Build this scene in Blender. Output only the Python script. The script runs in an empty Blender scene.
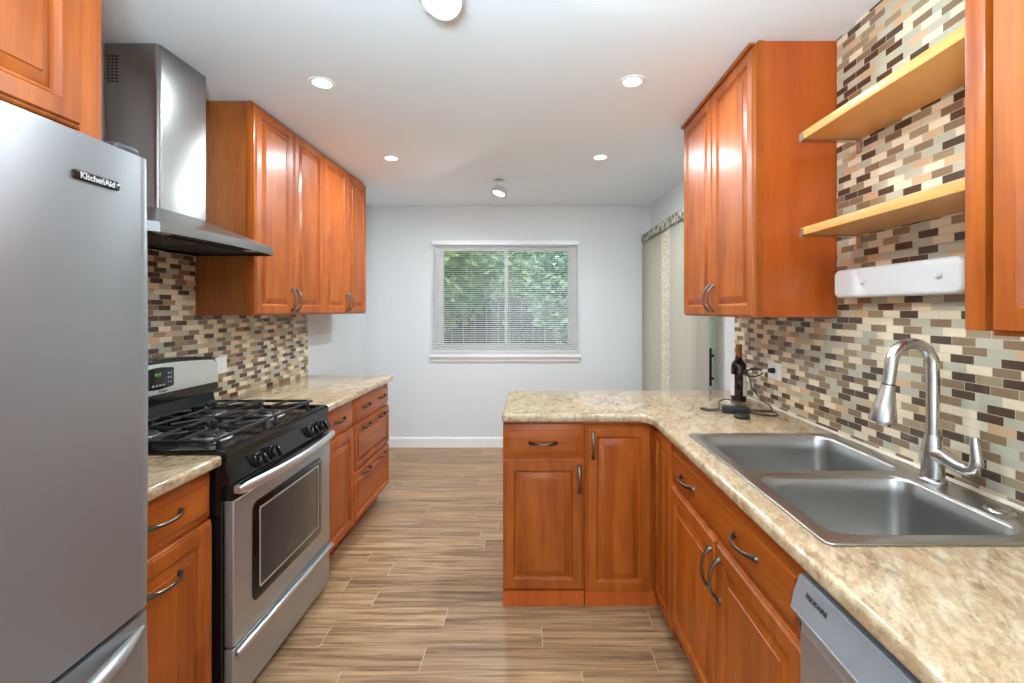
import bpy, bmesh, math, random
from mathutils import Vector, Matrix
R = math.radians
sc = bpy.context.scene
COL = sc.collection

# ------------------------------------------------------------------ camera, light, exposure
CAM_H = 1.387
FPX, VPX, VPY = 456.0, 533.5, 310.0
cam_d = bpy.data.cameras.new('camera'); cam = bpy.data.objects.new('camera', cam_d); COL.objects.link(cam)
cam.location = (0, 0, CAM_H); cam.rotation_euler = (R(90), 0, 0)
cam_d.sensor_width = 36.0; cam_d.lens = FPX / 1024 * 36.0
cam_d.shift_x = -(VPX - 512) / 1024; cam_d.shift_y = (VPY - 341.5) / 1024
cam_d.clip_start = 0.02
sc.camera = cam
sc.view_settings.view_transform = 'Standard'
sc.view_settings.look = 'None'
sc.view_settings.gamma = 1.0
sc.view_settings.use_curve_mapping = False
sc.view_settings.exposure = 0.06
sc.cycles.use_denoising = True
sc.cycles.max_bounces = 10
sc.cycles.diffuse_bounces = 6
sc.cycles.glossy_bounces = 5
sc.cycles.transmission_bounces = 8
sc.cycles.transparent_max_bounces = 12
sc.cycles.sample_clamp_indirect = 8.0
sc.cycles.caustics_reflective = False
sc.cycles.caustics_refractive = False

world = bpy.data.worlds.new('sky'); sc.world = world; world.use_nodes = True
wn = world.node_tree.nodes; wl = world.node_tree.links
bg = wn['Background']
sky = wn.new('ShaderNodeTexSky'); sky.sky_type = 'HOSEK_WILKIE'; sky.sun_direction = (0.3, 0.2, 0.8); sky.turbidity = 6.0
wl.new(sky.outputs[0], bg.inputs[0]); bg.inputs[1].default_value = 4.0

def lamp(name, kind, loc, rot, power, color=(1, 1, 1), **kw):
    d = bpy.data.lights.new(name, kind); d.energy = power; d.color = color
    for k, v in kw.items(): setattr(d, k, v)
    o = bpy.data.objects.new(name, d); COL.objects.link(o); o.location = loc; o.rotation_euler = rot
    return o
COOL = (0.86, 0.95, 1.0)
# added rear fill lamp outside an unseen opening; daylight through sliding door and window
lamp('sun', 'SUN', (0, 0, 6), (R(42), R(-28), 0), 6.0, (1, 0.97, 0.92), angle=R(6))
lamp('fill_rear_opening', 'AREA', (0.0, -2.75, 1.25), (R(90), 0, 0), 50, COOL, shape='RECTANGLE', size=2.3, size_y=2.0)
lamp('daylight_sliding_door', 'AREA', (1.45, 3.75, 1.1), (0, R(90), 0), 95, COOL, shape='RECTANGLE', size=2.0, size_y=1.5)
# added upward lamp standing in for the photographer's flash bounced off the ceiling
lamp('added_bounce_flash', 'AREA', (-0.1, -0.10, 1.46), (R(180), 0, 0), 100, (0.66, 0.88, 1.0), shape='DISK', size=0.30)
DOWNLIGHT_W = 12.5
PENDANT_W = 14.0

# ------------------------------------------------------------------ mesh helpers
ROOT = {}
def new_bm(): return bmesh.new()

def box(bm, x0, x1, y0, y1, z0, z1):
    vs = [bm.verts.new((x, y, z)) for z in (z0, z1) for y in (y0, y1) for x in (x0, x1)]
    for f in ((0, 2, 3, 1), (4, 5, 7, 6), (0, 1, 5, 4), (2, 6, 7, 3), (0, 4, 6, 2), (1, 3, 7, 5)):
        bm.faces.new([vs[i] for i in f])
    return vs

def merge(bm, src, M=None):
    if M is not None: bmesh.ops.transform(src, matrix=M, verts=src.verts)
    me = bpy.data.meshes.new('tmp'); src.to_mesh(me); src.free()
    bm.from_mesh(me); bpy.data.meshes.remove(me)

def rbox(bm, x0, x1, y0, y1, z0, z1, r=0.003, seg=2, M=None):
    t = new_bm(); box(t, x0, x1, y0, y1, z0, z1)
    bmesh.ops.bevel(t, geom=list(t.edges), offset=r, segments=seg, profile=0.6, affect='EDGES')
    merge(bm, t, M)

def loft(bm, rings, close=True, cap0=False, cap1=False, wrap=False):
    vr = [[bm.verts.new(p) for p in ring] for ring in rings]
    n = len(vr[0]); pairs = list(zip(vr, vr[1:]))
    if wrap: pairs.append((vr[-1], vr[0]))
    for a, b in pairs:
        for i in range(n if close else n - 1):
            j = (i + 1) % n
            try: bm.faces.new((a[i], a[j], b[j], b[i]))
            except ValueError: pass
    if cap0: bm.faces.new(list(reversed(vr[0])))
    if cap1: bm.faces.new(vr[-1])
    return vr

def tube(bm, pts, rad, seg=10, cap=True, flat=None, up=None):
    """sweep a round (or flattened) section along pts; rad a number or one per point; flat = (a, b) factors"""
    pts = [Vector(p) for p in pts]; n = len(pts)
    rs = rad if isinstance(rad, (list, tuple)) else [rad] * n
    tang = []
    for i in range(n):
        t = (pts[min(i + 1, n - 1)] - pts[max(i - 1, 0)]); tang.append(t.normalized())
    ref = Vector(up) if up else (Vector((0, 0, 1)) if abs(tang[0].z) < 0.9 else Vector((1, 0, 0)))
    u = (ref - tang[0] * ref.dot(tang[0])).normalized()
    rings = []
    fa, fb = flat if flat else (1, 1)
    for i in range(n):
        t = tang[i]; u = (u - t * u.dot(t)).normalized(); v = t.cross(u)
        rings.append([pts[i] + u * (math.cos(2 * math.pi * k / seg) * rs[i] * fa) + v * (math.sin(2 * math.pi * k / seg) * rs[i] * fb) for k in range(seg)])
    loft(bm, rings, cap0=cap, cap1=cap)

def lathe(bm, prof, center=(0, 0, 0), seg=24, M=None):
    """prof = [(r, z)...]; axis z"""
    t = new_bm(); rings = []
    for r, z in prof:
        rings.append([(math.cos(2 * math.pi * k / seg) * max(r, 1e-5), math.sin(2 * math.pi * k / seg) * max(r, 1e-5), z) for k in range(seg)])
    loft(t, rings)
    bmesh.ops.remove_doubles(t, verts=t.verts, dist=2e-5)
    X = Matrix.Translation(center)
    merge(bm, t, X @ M if M is not None else X)

def prism(bm, poly, axis, a0, a1):
    """extrude polygon poly[(p,q)] along axis 'x','y' or 'z'"""
    def P(p, q, a):
        return {'x': (a, p, q), 'y': (p, a, q), 'z': (p, q, a)}[axis]
    loft(bm, [[P(p, q, a0) for p, q in poly], [P(p, q, a1) for p, q in poly]], cap0=True, cap1=True)

def round_poly(pts, rad, n=6):
    out = []; N = len(pts)
    for i in range(N):
        p = Vector(pts[i]); a = Vector(pts[i - 1]); b = Vector(pts[(i + 1) % N])
        r = rad[i] if isinstance(rad, (list, tuple)) else rad
        if r <= 0: out.append((p.x, p.y)); continue
        da = (a - p).normalized(); db = (b - p).normalized()
        ang = da.angle(db); d = r / math.tan(ang / 2)
        s = p + da * d; e = p + db * d
        c = p + (da + db).normalized() * (r / math.sin(ang / 2))
        a0 = math.atan2(s.y - c.y, s.x - c.x); a1 = math.atan2(e.y - c.y, e.x - c.x)
        dd = (a1 - a0 + math.pi) % (2 * math.pi) - math.pi
        for k in range(n + 1):
            t = a0 + dd * k / n; out.append((c.x + r * math.cos(t), c.y + r * math.sin(t)))
    return out

def rrect(x0, x1, y0, y1, r, n=6):
    return round_poly([(x0, y0), (x1, y0), (x1, y1), (x0, y1)], r, n)

def slab(bm, outline, holes, z0, z1, bev=0.0, res=3, M=None):
    """flat plate with holes and rounded edges"""
    cu = bpy.data.curves.new('tmp', 'CURVE'); cu.dimensions = '2D'; cu.fill_mode = 'BOTH'
    for loop in [outline] + list(holes):
        s = cu.splines.new('POLY'); s.points.add(len(loop) - 1); s.use_cyclic_u = True
        for p, q in zip(s.points, loop): p.co = (q[0], q[1], 0, 1)
    cu.extrude = (z1 - z0) / 2 - bev; cu.bevel_depth = bev; cu.bevel_resolution = res; cu.offset = -bev
    o = bpy.data.objects.new('tmp', cu); COL.objects.link(o)
    dg = bpy.context.evaluated_depsgraph_get()
    me = bpy.data.meshes.new_from_object(o.evaluated_get(dg), depsgraph=dg)
    t = new_bm(); t.from_mesh(me)
    bmesh.ops.remove_doubles(t, verts=t.verts, dist=1e-5)
    bmesh.ops.translate(t, verts=t.verts, vec=(0, 0, (z0 + z1) / 2))
    bpy.data.objects.remove(o); bpy.data.curves.remove(cu); bpy.data.meshes.remove(me)
    merge(bm, t, M)

def obj(name, bm, mat, parent=None, smooth=40, root=None):
    bmesh.ops.recalc_face_normals(bm, faces=bm.faces)
    me = bpy.data.meshes.new(name)
    base = ROOT[parent.name] if parent else (Vector(root) if root else None)
    if base is not None: bmesh.ops.translate(bm, verts=bm.verts, vec=-base)
    bm.to_mesh(me); bm.free()
    for m in (mat if isinstance(mat, (list, tuple)) else [mat]): me.materials.append(m)
    if smooth:
        me.polygons.foreach_set('use_smooth', [True] * len(me.polygons))
        me.set_sharp_from_angle(angle=R(smooth))
    o = bpy.data.objects.new(name, me); COL.objects.link(o)
    if parent: o.parent = parent; ROOT[o.name] = base
    else:
        if base is not None: o.location = base
        ROOT[o.name] = base if base is not None else Vector((0, 0, 0))
    return o

def thing(name, label, cat, loc, group=None, kind=None):
    o = bpy.data.objects.new(name, None); o.empty_display_size = 0.1; COL.objects.link(o); o.location = loc
    ROOT[o.name] = Vector(loc)
    if label: o['label'] = label
    if cat: o['category'] = cat
    if group: o['group'] = group
    if kind: o['kind'] = kind
    return o

def tag(o, label=None, cat=None, group=None, kind=None):
    if label: o['label'] = label
    if cat: o['category'] = cat
    if group: o['group'] = group
    if kind: o['kind'] = kind
    return o

def text_mesh(bm, body, size, depth, M, bold=0.0, shear=0.0):
    cu = bpy.data.curves.new('tmp', 'FONT'); cu.body = body; cu.size = size; cu.extrude = depth; cu.align_x = 'CENTER'; cu.align_y = 'CENTER'
    cu.offset = bold; cu.shear = shear; cu.resolution_u = 3
    o = bpy.data.objects.new('tmp', cu); COL.objects.link(o)
    dg = bpy.context.evaluated_depsgraph_get()
    me = bpy.data.meshes.new_from_object(o.evaluated_get(dg), depsgraph=dg)
    t = new_bm(); t.from_mesh(me)
    bpy.data.objects.remove(o); bpy.data.curves.remove(cu); bpy.data.meshes.remove(me)
    merge(bm, t, M)

def frame_matrix(origin, U, V, W):
    M = Matrix.Identity(4)
    for i, a in enumerate((U, V, W)):
        for k in range(3): M[k][i] = a[k]
    for k in range(3): M[k][3] = origin[k]
    return M

# ------------------------------------------------------------------ materials
def srgb(r, g, b):
    f = lambda c: (c / 255 / 12.92) if c / 255 <= 0.04045 else ((c / 255 + 0.055) / 1.055) ** 2.4
    return (f(r), f(g), f(b), 1.0)

class NT:
    def __init__(s, name):
        s.m = bpy.data.materials.new(name); s.m.use_nodes = True
        s.t = s.m.node_tree; s.n = s.t.nodes; s.l = s.t.links
        s.b = s.n['Principled BSDF']; s.out = s.n['Material Output']
    def add(s, typ, **kw):
        n = s.n.new(typ)
        for k, v in kw.items(): setattr(n, k, v)
        return n
    def set(s, node, key, val):
        if hasattr(val, 'is_linked') or isinstance(val, bpy.types.NodeSocket): s.l.new(val, node.inputs[key])
        else: node.inputs[key].default_value = val
    def math(s, op, a, b=None, c=None):
        n = s.add('ShaderNodeMath', operation=op)
        for i, v in enumerate((a, b, c)):
            if v is None: continue
            s.set(n, i, v)
        return n.outputs[0]
    def coords(s, scale=(1, 1, 1), kind='Object', rot=(0, 0, 0)):
        tc = s.add('ShaderNodeTexCoord'); mp = s.add('ShaderNodeMapping')
        s.l.new(tc.outputs[kind], mp.inputs[0]); mp.inputs['Rotation'].default_value = rot
        m2 = s.add('ShaderNodeMapping'); s.l.new(mp.outputs[0], m2.inputs[0]); m2.inputs['Scale'].default_value = scale
        return m2.outputs[0]
    def noise(s, vec, scale=5, detail=4, rough=0.5, dist=0.0, out='Fac'):
        n = s.add('ShaderNodeTexNoise'); s.l.new(vec, n.inputs['Vector'])
        n.inputs['Scale'].default_value = scale; n.inputs['Detail'].default_value = detail
        n.inputs['Roughness'].default_value = rough; n.inputs['Distortion'].default_value = dist
        return n.outputs[out]
    def ramp(s, fac, stops, interp='LINEAR'):
        n = s.add('ShaderNodeValToRGB'); cr = n.color_ramp; cr.interpolation = interp
        while len(cr.elements) < len(stops): cr.elements.new(0.5)
        for e, (p, c) in zip(cr.elements, stops): e.position = p; e.color = c
        s.l.new(fac, n.inputs[0]); return n.outputs[0]
    def mix(s, fac, a, b, mode='MIX'):
        n = s.add('ShaderNodeMix', data_type='RGBA', blend_type=mode)
        s.set(n, 0, fac); s.set(n, 6, a); s.set(n, 7, b)
        return n.outputs[2]
    def bump(s, h, strength=0.2, dist=0.01):
        n = s.add('ShaderNodeBump'); s.l.new(h, n.inputs['Height']); n.inputs['Strength'].default_value = strength; n.inputs['Distance'].default_value = dist
        s.l.new(n.outputs[0], s.b.inputs['Normal'])
    def P(s, **kw):
        for k, v in kw.items(): s.set(s.b, k.replace('_', ' '), v)
        return s.m

def plain(name, col, rough=0.5, metal=0.0, **kw):
    t = NT(name)
    return t.P(Base_Color=col, Roughness=rough, Metallic=metal, **{k: v for k, v in kw.items()})

def wood(name, grain, light, dark, rough=0.40, coat=0.16, contrast=1.0):
    t = NT(name)
    sc1 = {'z': (9, 9, 1.1), 'h': (1.1, 1.1, 9)}[grain]
    sc2 = {'z': (70, 70, 3), 'h': (3, 3, 70)}[grain]
    a = t.noise(t.coords(sc1), 1.6, 5, 0.55, 0.6)
    b = t.noise(t.coords(sc2), 1.5, 3, 0.6, 0.3)
    c = t.noise(t.coords((1, 1, 1)), 7, 3, 0.5)
    f = t.math('ADD', t.math('MULTIPLY', a, 0.62), t.math('ADD', t.math('MULTIPLY', b, 0.2), t.math('MULTIPLY', c, 0.18)))
    mid = tuple((light[i] + dark[i]) / 2 for i in range(3)) + (1,)
    w = 0.14 / contrast
    colr = t.ramp(f, [(0.5 - w, dark), (0.5, mid), (0.5 + w, light)])
    oi = t.add('ShaderNodeObjectInfo')
    hv = t.add('ShaderNodeHueSaturation'); t.l.new(colr, hv.inputs['Color'])
    t.l.new(t.math('MULTIPLY_ADD', oi.outputs['Random'], 0.16, 0.92), hv.inputs['Value'])
    t.P(Base_Color=hv.outputs[0], Roughness=rough, Specular_IOR_Level=0.3, Coat_Weight=coat, Coat_Roughness=0.22)
    wv = t.noise(t.coords((1, 1, 0.6)), 9, 2)
    t.bump(t.math('ADD', t.math('MULTIPLY', b, 0.05), wv), 0.12, 0.01)
    return t.m

CH_L, CH_D = srgb(182, 94, 28), srgb(140, 62, 10)
M_WOOD = wood('cherry_wood_upright', 'z', CH_L, CH_D)
M_WOODH = wood('cherry_wood_level', 'h', CH_L, CH_D)
M_SIDE = wood('cherry_veneer_plain', 'z', srgb(190, 90, 30), srgb(168, 74, 22), 0.3, 0.3)
M_MAPLE = wood('honey_maple', 'h', srgb(222, 166, 92), srgb(205, 146, 74), 0.4, 0.15)
def veneer():
    t = NT('cherry_veneer_figured')
    v = t.coords((1, 1, 1))
    n1 = t.noise(t.coords((4, 4, 0.9)), 2.2, 4, 0.55, 0.8)
    w = t.add('ShaderNodeTexWave', wave_type='BANDS', bands_direction='X'); t.l.new(t.coords((1, 1, 0.12)), w.inputs[0])
    w.inputs['Scale'].default_value = 16; w.inputs['Distortion'].default_value = 14; w.inputs['Detail'].default_value = 3; w.inputs['Detail Scale'].default_value = 1.6
    fine = t.noise(t.coords((90, 90, 4)), 1.5, 2)
    f = t.math('ADD', t.math('MULTIPLY', w.outputs['Fac'], 0.10), t.math('ADD', t.math('MULTIPLY', n1, 0.60), t.math('MULTIPLY', fine, 0.30)))
    c = t.ramp(f, [(0.3, srgb(130, 66, 24)), (0.5, srgb(158, 86, 34)), (0.7, srgb(176, 102, 46))])
    return t.P(Base_Color=c, Roughness=0.38, Coat_Weight=0.2, Coat_Roughness=0.2)
M_VENEER = veneer()
M_SHADOWGAP = plain('cabinet_interior_dark', srgb(48, 22, 10), 0.6)

def granite():
    t = NT('tan_granite')
    rz = (0, 0, R(25))
    big = t.noise(t.coords((2.4, 1.0, 1.5), rot=rz), 6, 5, 0.6, 0.8)
    med = t.noise(t.coords((2.8, 1.0, 2), rot=rz), 22, 5, 0.62, 0.5)
    fine = t.noise(t.coords((1, 1, 1)), 170, 3, 0.6)
    spk = t.noise(t.coords((2.2, 1.0, 1), rot=rz), 42, 4, 0.7, 0.4)
    rust = t.noise(t.coords((2.0, 1.0, 1), rot=(0.3, 0.2, R(25))), 11, 4, 0.6, 0.4)
    base = t.ramp(t.math('ADD', t.math('MULTIPLY', big, 0.45), t.math('MULTIPLY', med, 0.55)),
                  [(0.36, srgb(134, 108, 80)), (0.44, srgb(166, 138, 106)), (0.52, srgb(190, 165, 132)), (0.62, srgb(203, 184, 155))])
    c = t.mix(t.math('MULTIPLY', t.ramp(rust, [(0.52, (0, 0, 0, 1)), (0.66, (1, 1, 1, 1))]), 0.6), base, srgb(178, 138, 102))
    c = t.mix(t.math('MULTIPLY', t.ramp(spk, [(0.27, (1, 1, 1, 1)), (0.40, (0, 0, 0, 1))]), 0.8), c, srgb(92, 84, 72))
    c = t.mix(t.math('MULTIPLY', t.ramp(fine, [(0.36, (1, 1, 1, 1)), (0.5, (0, 0, 0, 1))]), 0.3), c, srgb(140, 116, 90))
    t.P(Base_Color=c, Roughness=0.16, Coat_Weight=0.3, Coat_Roughness=0.06)
    return t.m
M_GRANITE = granite()

def mosaic():
    t = NT('mosaic_tile')
    tc = t.add('ShaderNodeTexCoord'); sp = t.add('ShaderNodeSeparateXYZ'); t.l.new(tc.outputs['Object'], sp.inputs[0])
    TW, TH = 0.070, 0.0243
    v = t.math('DIVIDE', sp.outputs[2], TH); row = t.math('FLOOR', v); fv = t.math('FRACT', v)
    wn1 = t.add('ShaderNodeTexWhiteNoise', noise_dimensions='1D'); t.l.new(row, wn1.inputs['W'])
    u = t.math('ADD', t.math('DIVIDE', sp.outputs[1], TW), t.math('ADD', t.math('MULTIPLY', row, 0.5), t.math('MULTIPLY', wn1.outputs['Value'], 0.3)))
    colm = t.math('FLOOR', u); fu = t.math('FRACT', u)
    cv = t.add('ShaderNodeCombineXYZ'); t.l.new(colm, cv.inputs[0]); t.l.new(row, cv.inputs[1])
    wn2 = t.add('ShaderNodeTexWhiteNoise', noise_dimensions='2D'); t.l.new(cv.outputs[0], wn2.inputs['Vector'])
    val = t.math('FRACT', t.math('ADD', t.math('MULTIPLY', colm, 0.618034), t.math('MULTIPLY_ADD', row, 0.7548777, t.math('MULTIPLY', wn2.outputs['Value'], 0.45))))
    col = t.ramp(val, [(0.0, srgb(80, 60, 46)), (0.17, srgb(138, 112, 86)), (0.34, srgb(158, 138, 108)), (0.44, srgb(188, 182, 160)),
                                        (0.70, srgb(232, 214, 184)), (0.93, srgb(206, 168, 128))], 'CONSTANT')
    ns = t.noise(t.coords((1, 1, 3)), 40, 3)
    col = t.mix(t.math('MULTIPLY', ns, 0.22), col, srgb(205, 190, 165), 'SOFT_LIGHT')
    gu = t.math('MINIMUM', fu, t.math('SUBTRACT', 1.0, fu)); gv = t.math('MINIMUM', fv, t.math('SUBTRACT', 1.0, fv))
    g = t.math('MAXIMUM', t.math('LESS_THAN', gu, 0.0009 / TW), t.math('LESS_THAN', gv, 0.0009 / TH))
    c = t.mix(g, col, srgb(196, 184, 164))
    r = t.math('ADD', t.math('MULTIPLY', t.math('GREATER_THAN', val, 0.6), 0.22), 0.14)
    r = t.math('MAXIMUM', r, t.math('MULTIPLY', g, 0.7))
    t.P(Base_Color=c, Roughness=r)
    t.bump(t.math('SUBTRACT', 1.0, g), 0.4, 0.001)
    return t.m
M_TILE = mosaic()

def floor_mat():
    t = NT('wood_look_floor_tile')
    tc = t.add('ShaderNodeTexCoord'); sp = t.add('ShaderNodeSeparateXYZ'); t.l.new(tc.outputs['Object'], sp.inputs[0])
    PW, PL = 0.125, 0.92
    v = t.math('DIVIDE', sp.outputs[1], PW); row = t.math('FLOOR', v); fv = t.math('FRACT', v)
    wn1 = t.add('ShaderNodeTexWhiteNoise', noise_dimensions='1D'); t.l.new(row, wn1.inputs['W'])
    u = t.math('ADD', t.math('DIVIDE', sp.outputs[0], PL), wn1.outputs['Value'])
    colm = t.math('FLOOR', u); fu = t.math('FRACT', u)
    cv = t.add('ShaderNodeCombineXYZ'); t.l.new(colm, cv.inputs[0]); t.l.new(row, cv.inputs[1])
    wn2 = t.add('ShaderNodeTexWhiteNoise', noise_dimensions='2D'); t.l.new(cv.outputs[0], wn2.inputs['Vector'])
    off = t.add('ShaderNodeVectorMath', operation='MULTIPLY_ADD')
    t.l.new(wn2.outputs['Color'], off.inputs[0]); off.inputs[1].default_value = (7, 7, 7); t.l.new(tc.outputs['Object'], off.inputs[2])
    def mp(s):
        m = t.add('ShaderNodeMapping'); t.l.new(off.outputs[0], m.inputs[0]); m.inputs['Scale'].default_value = s; return m.outputs[0]
    a = t.noise(mp((1.0, 17, 1)), 1.8, 5, 0.62, 0.7)
    b = t.noise(mp((2.0, 70, 1)), 1.5, 4, 0.6, 0.4)
    f = t.math('ADD', t.math('MULTIPLY', a, 0.66), t.math('MULTIPLY', b, 0.34))
    c = t.ramp(f, [(0.33, srgb(92, 66, 46)), (0.44, srgb(134, 101, 72)), (0.53, srgb(163, 127, 93)), (0.66, srgb(184, 150, 114))])
    hv = t.add('ShaderNodeHueSaturation'); t.l.new(c, hv.inputs['Color'])
    t.l.new(t.math('MULTIPLY_ADD', wn2.outputs['Value'], 0.30, 0.85), hv.inputs['Value'])
    gu = t.math('MINIMUM', fu, t.math('SUBTRACT', 1.0, fu)); gv = t.math('MINIMUM', fv, t.math('SUBTRACT', 1.0, fv))
    ge = t.math('LESS_THAN', gu, 0.0014 / PL); gl = t.math('LESS_THAN', gv, 0.0010 / PW)
    c2 = t.mix(t.math('MULTIPLY', gl, 0.55), hv.outputs[0], srgb(170, 140, 110))
    c2 = t.mix(t.math('MULTIPLY', ge, 0.65), c2, srgb(208, 184, 152))
    t.P(Base_Color=c2, Roughness=t.math('MULTIPLY_ADD', b, 0.2, 0.24))
    t.bump(f, 0.06, 0.003)
    return t.m
M_FLOOR = floor_mat()

def paint(name, col, rough=0.6):
    t = NT(name); n = t.noise(t.coords(), 180, 2)
    t.P(Base_Color=col, Roughness=rough); t.bump(n, 0.03, 0.001); return t.m
M_WALL = paint('light_grey_wall_paint', srgb(220, 224, 226))
M_CEIL = paint('white_ceiling_paint', srgb(236, 243, 249), 0.8)
M_TRIM = paint('white_trim_paint', srgb(240, 240, 240), 0.35)

def steel(name, col, rough=0.3, axis='z', amt=0.03, metal=1.0, aniso=0.0):
    t = NT(name)
    if aniso:
        tg = t.add('ShaderNodeTangent', direction_type='RADIAL', axis='Z'); t.l.new(tg.outputs[0], t.b.inputs['Tangent'])
        t.b.inputs['Anisotropic'].default_value = aniso; t.b.inputs['Anisotropic Rotation'].default_value = 0.25
    sc_ = {'z': (90, 90, 3), 'y': (90, 3, 90), 'x': (3, 90, 90)}[axis]
    n = t.noise(t.coords(sc_), 1.0, 2, 0.5)
    big = t.noise(t.coords((2, 2, 2)), 2.5, 2)
    return t.P(Base_Color=col, Metallic=metal, Roughness=t.math('ADD', t.math('MULTIPLY_ADD', n, amt * 2, rough - amt), t.math('MULTIPLY_ADD', big, 0.08, -0.04)))
M_STEEL = steel('brushed_stainless_fridge', srgb(150, 151, 153), 0.32, 'y', 0.0, metal=0.72, aniso=0.8)
M_STEEL_R = steel('brushed_stainless_range', srgb(172, 171, 169), 0.32, 'y', metal=0.75)
M_STEEL_H = steel('brushed_stainless_hood', srgb(150, 148, 146), 0.30, 'z', 0.01)
M_SINK = steel('satin_stainless_sink', srgb(186, 184, 180), 0.30, 'x', 0.0)
M_NICKEL = steel('brushed_nickel', srgb(196, 194, 190), 0.26, 'z', 0.0)
M_SATIN = plain('satin_silver', srgb(208, 210, 210), 0.3, 0.85)
M_CHROME = plain('polished_chrome', srgb(225, 225, 228), 0.08, 1.0)
M_DWGREY = plain('grey_metallic_paint', srgb(164, 168, 172), 0.35, 0.5)
M_PEWTER = plain('dark_pewter', srgb(104, 98, 92), 0.3, 0.95)
M_BLACK = plain('glossy_black_enamel', srgb(16, 16, 17), 0.14)
M_BLACKM = plain('matte_black', srgb(20, 20, 21), 0.5)
M_IRON = plain('black_cast_iron', srgb(26, 26, 27), 0.38)
M_DGREY = plain('dark_grey_plastic', srgb(54, 54, 56), 0.45)
M_ALU = plain('burner_aluminium', srgb(170, 170, 168), 0.4, 0.9)
M_PANEL = plain('pale_silver_panel', srgb(208, 212, 204), 0.36, 0.25)
M_GLASSBLK = plain('black_oven_glass', srgb(12, 12, 13), 0.05)
M_OVENIN = plain('smoked_oven_glass', srgb(62, 58, 56), 0.12, 0.1)
M_WHITE = plain('white_plastic', srgb(238, 239, 240), 0.3)
M_FILTER = steel('hood_filter_metal', srgb(92, 90, 88), 0.45, 'x')
def emis(name, col, strength):
    t = NT(name); return t.P(Base_Color=(0, 0, 0, 1), Emission_Color=col, Emission_Strength=strength)
M_LENS = emis('lamp_lens_glow', (1, 0.985, 0.96, 1), 6.0)
M_GREEN = emis('green_clock_digits', srgb(120, 230, 90), 0.6)
def glass(name, col=(1, 1, 1, 1), refl=0.06):
    t = NT(name)
    tr = t.add('ShaderNodeBsdfTransparent'); tr.inputs[0].default_value = col
    gl = t.add('ShaderNodeBsdfGlossy'); gl.inputs['Roughness'].default_value = 0.02
    lw = t.add('ShaderNodeFresnel'); lw.inputs[0].default_value = 1.45
    mx = t.add('ShaderNodeMixShader'); t.l.new(lw.outputs[0], mx.inputs[0]); t.l.new(tr.outputs[0], mx.inputs[1]); t.l.new(gl.outputs[0], mx.inputs[2])
    t.l.new(mx.outputs[0], t.out.inputs[0]); return t.m
M_GLASS = glass('window_glass', (0.93, 0.97, 0.95, 1))

# ------------------------------------------------------------------ the room
XL, XR, YB, YR, ZC = -1.70, 1.19, 4.615, -2.4, 2.44
T = 0.14
def struct(name, bm, mat, label=None, smooth=0, root=None):
    return tag(obj(name, bm, mat, smooth=smooth, root=root), label, None, None, 'structure')

b = new_bm(); box(b, XL - T, XR + T, YR - T, YB + T, -0.1, 0.0); floor = struct('floor', b, M_FLOOR, 'brown wood look plank tile floor running across the kitchen')
b = new_bm(); box(b, XL - T, XR + T, YR - T, YB + T, ZC, ZC + 0.1); struct('ceiling', b, M_CEIL, 'smooth white ceiling over the kitchen')
b = new_bm(); box(b, XL - T, XL, YR - T, YB + T, 0, ZC); wall_left = struct('wall_left', b, M_WALL, 'left wall behind the range and hood')
DY0, DY1, DZ = 2.98, 4.50, 2.06                       # the sliding door's opening
b = new_bm()
box(b, XR, XR + T, YR - T, DY0, 0, ZC); box(b, XR, XR + T, DY1, YB + T, 0, ZC); box(b, XR, XR + T, DY0, DY1, DZ, ZC)
wall_right = struct('wall_right', b, M_WALL, 'right wall behind the sink with a sliding glass door')
WX0, WX1, WZ0, WZ1 = -1.000, 0.435, 0.965, 2.070       # the window's opening
b = new_bm()
box(b, XL, WX0, YB, YB + T, 0, ZC); box(b, WX1, XR, YB, YB + T, 0, ZC)
box(b, WX0, WX1, YB, YB + T, 0, WZ0); box(b, WX0, WX1, YB, YB + T, WZ1, ZC)
struct('wall_back', b, M_WALL, 'pale grey far wall with a window')
b = new_bm()
box(b, XL, -1.2, YR - T, YR, 0, ZC); box(b, 1.1, XR, YR - T, YR, 0, ZC); box(b, -1.2, 1.1, YR - T, YR, 2.25, ZC)
struct('wall_rear', b, M_WALL, 'wall behind the camera with a wide opening')
# tiled backsplashes lie on the walls
b = new_bm(); box(b, XL, XL + 0.010, 1.05, 3.415, 0.88, 1.36); box(b, XL, XL + 0.010, 1.05, 2.28, 1.36, 1.80)
obj('tile_backsplash', b, M_TILE, wall_left, 0)
b = new_bm(); box(b, XR - 0.010, XR, 0.2, 2.675, 0.88, 1.352); box(b, XR - 0.010, XR, 0.2, 1.774, 1.352, ZC)
obj('tile_backsplash', b, M_TILE, wall_right, 0)
b = new_bm(); prism(b, [(XR - 0.010, 0.9055), (XR - 0.019, 0.9055), (XR - 0.014, 0.911), (XR - 0.010, 0.913)], 'y', 0.30, 2.67); obj('caulk_bead', b, plain('cream_caulk', srgb(226, 216, 200), 0.5), wall_right, 0)
def baseboard(name, poly, axis, a0, a1):
    b = new_bm(); prism(b, poly, axis, a0, a1); struct(name, b, M_TRIM, None, 0)
bb = [(0, 0), (0.016, 0), (0.016, 0.085), (0.010, 0.100), (0, 0.100)]
b = new_bm(); prism(b, [(YB - p, q) for p, q in bb], 'x', XL, XR); struct('baseboard_back', b, M_TRIM, 'white baseboard under the window wall')
b = new_bm(); prism(b, [(XL + p, q) for p, q in bb], 'y', 3.40, YB - 0.016); struct('baseboard_left', b, M_TRIM, 'white baseboard of the left wall past the drawers')

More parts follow.
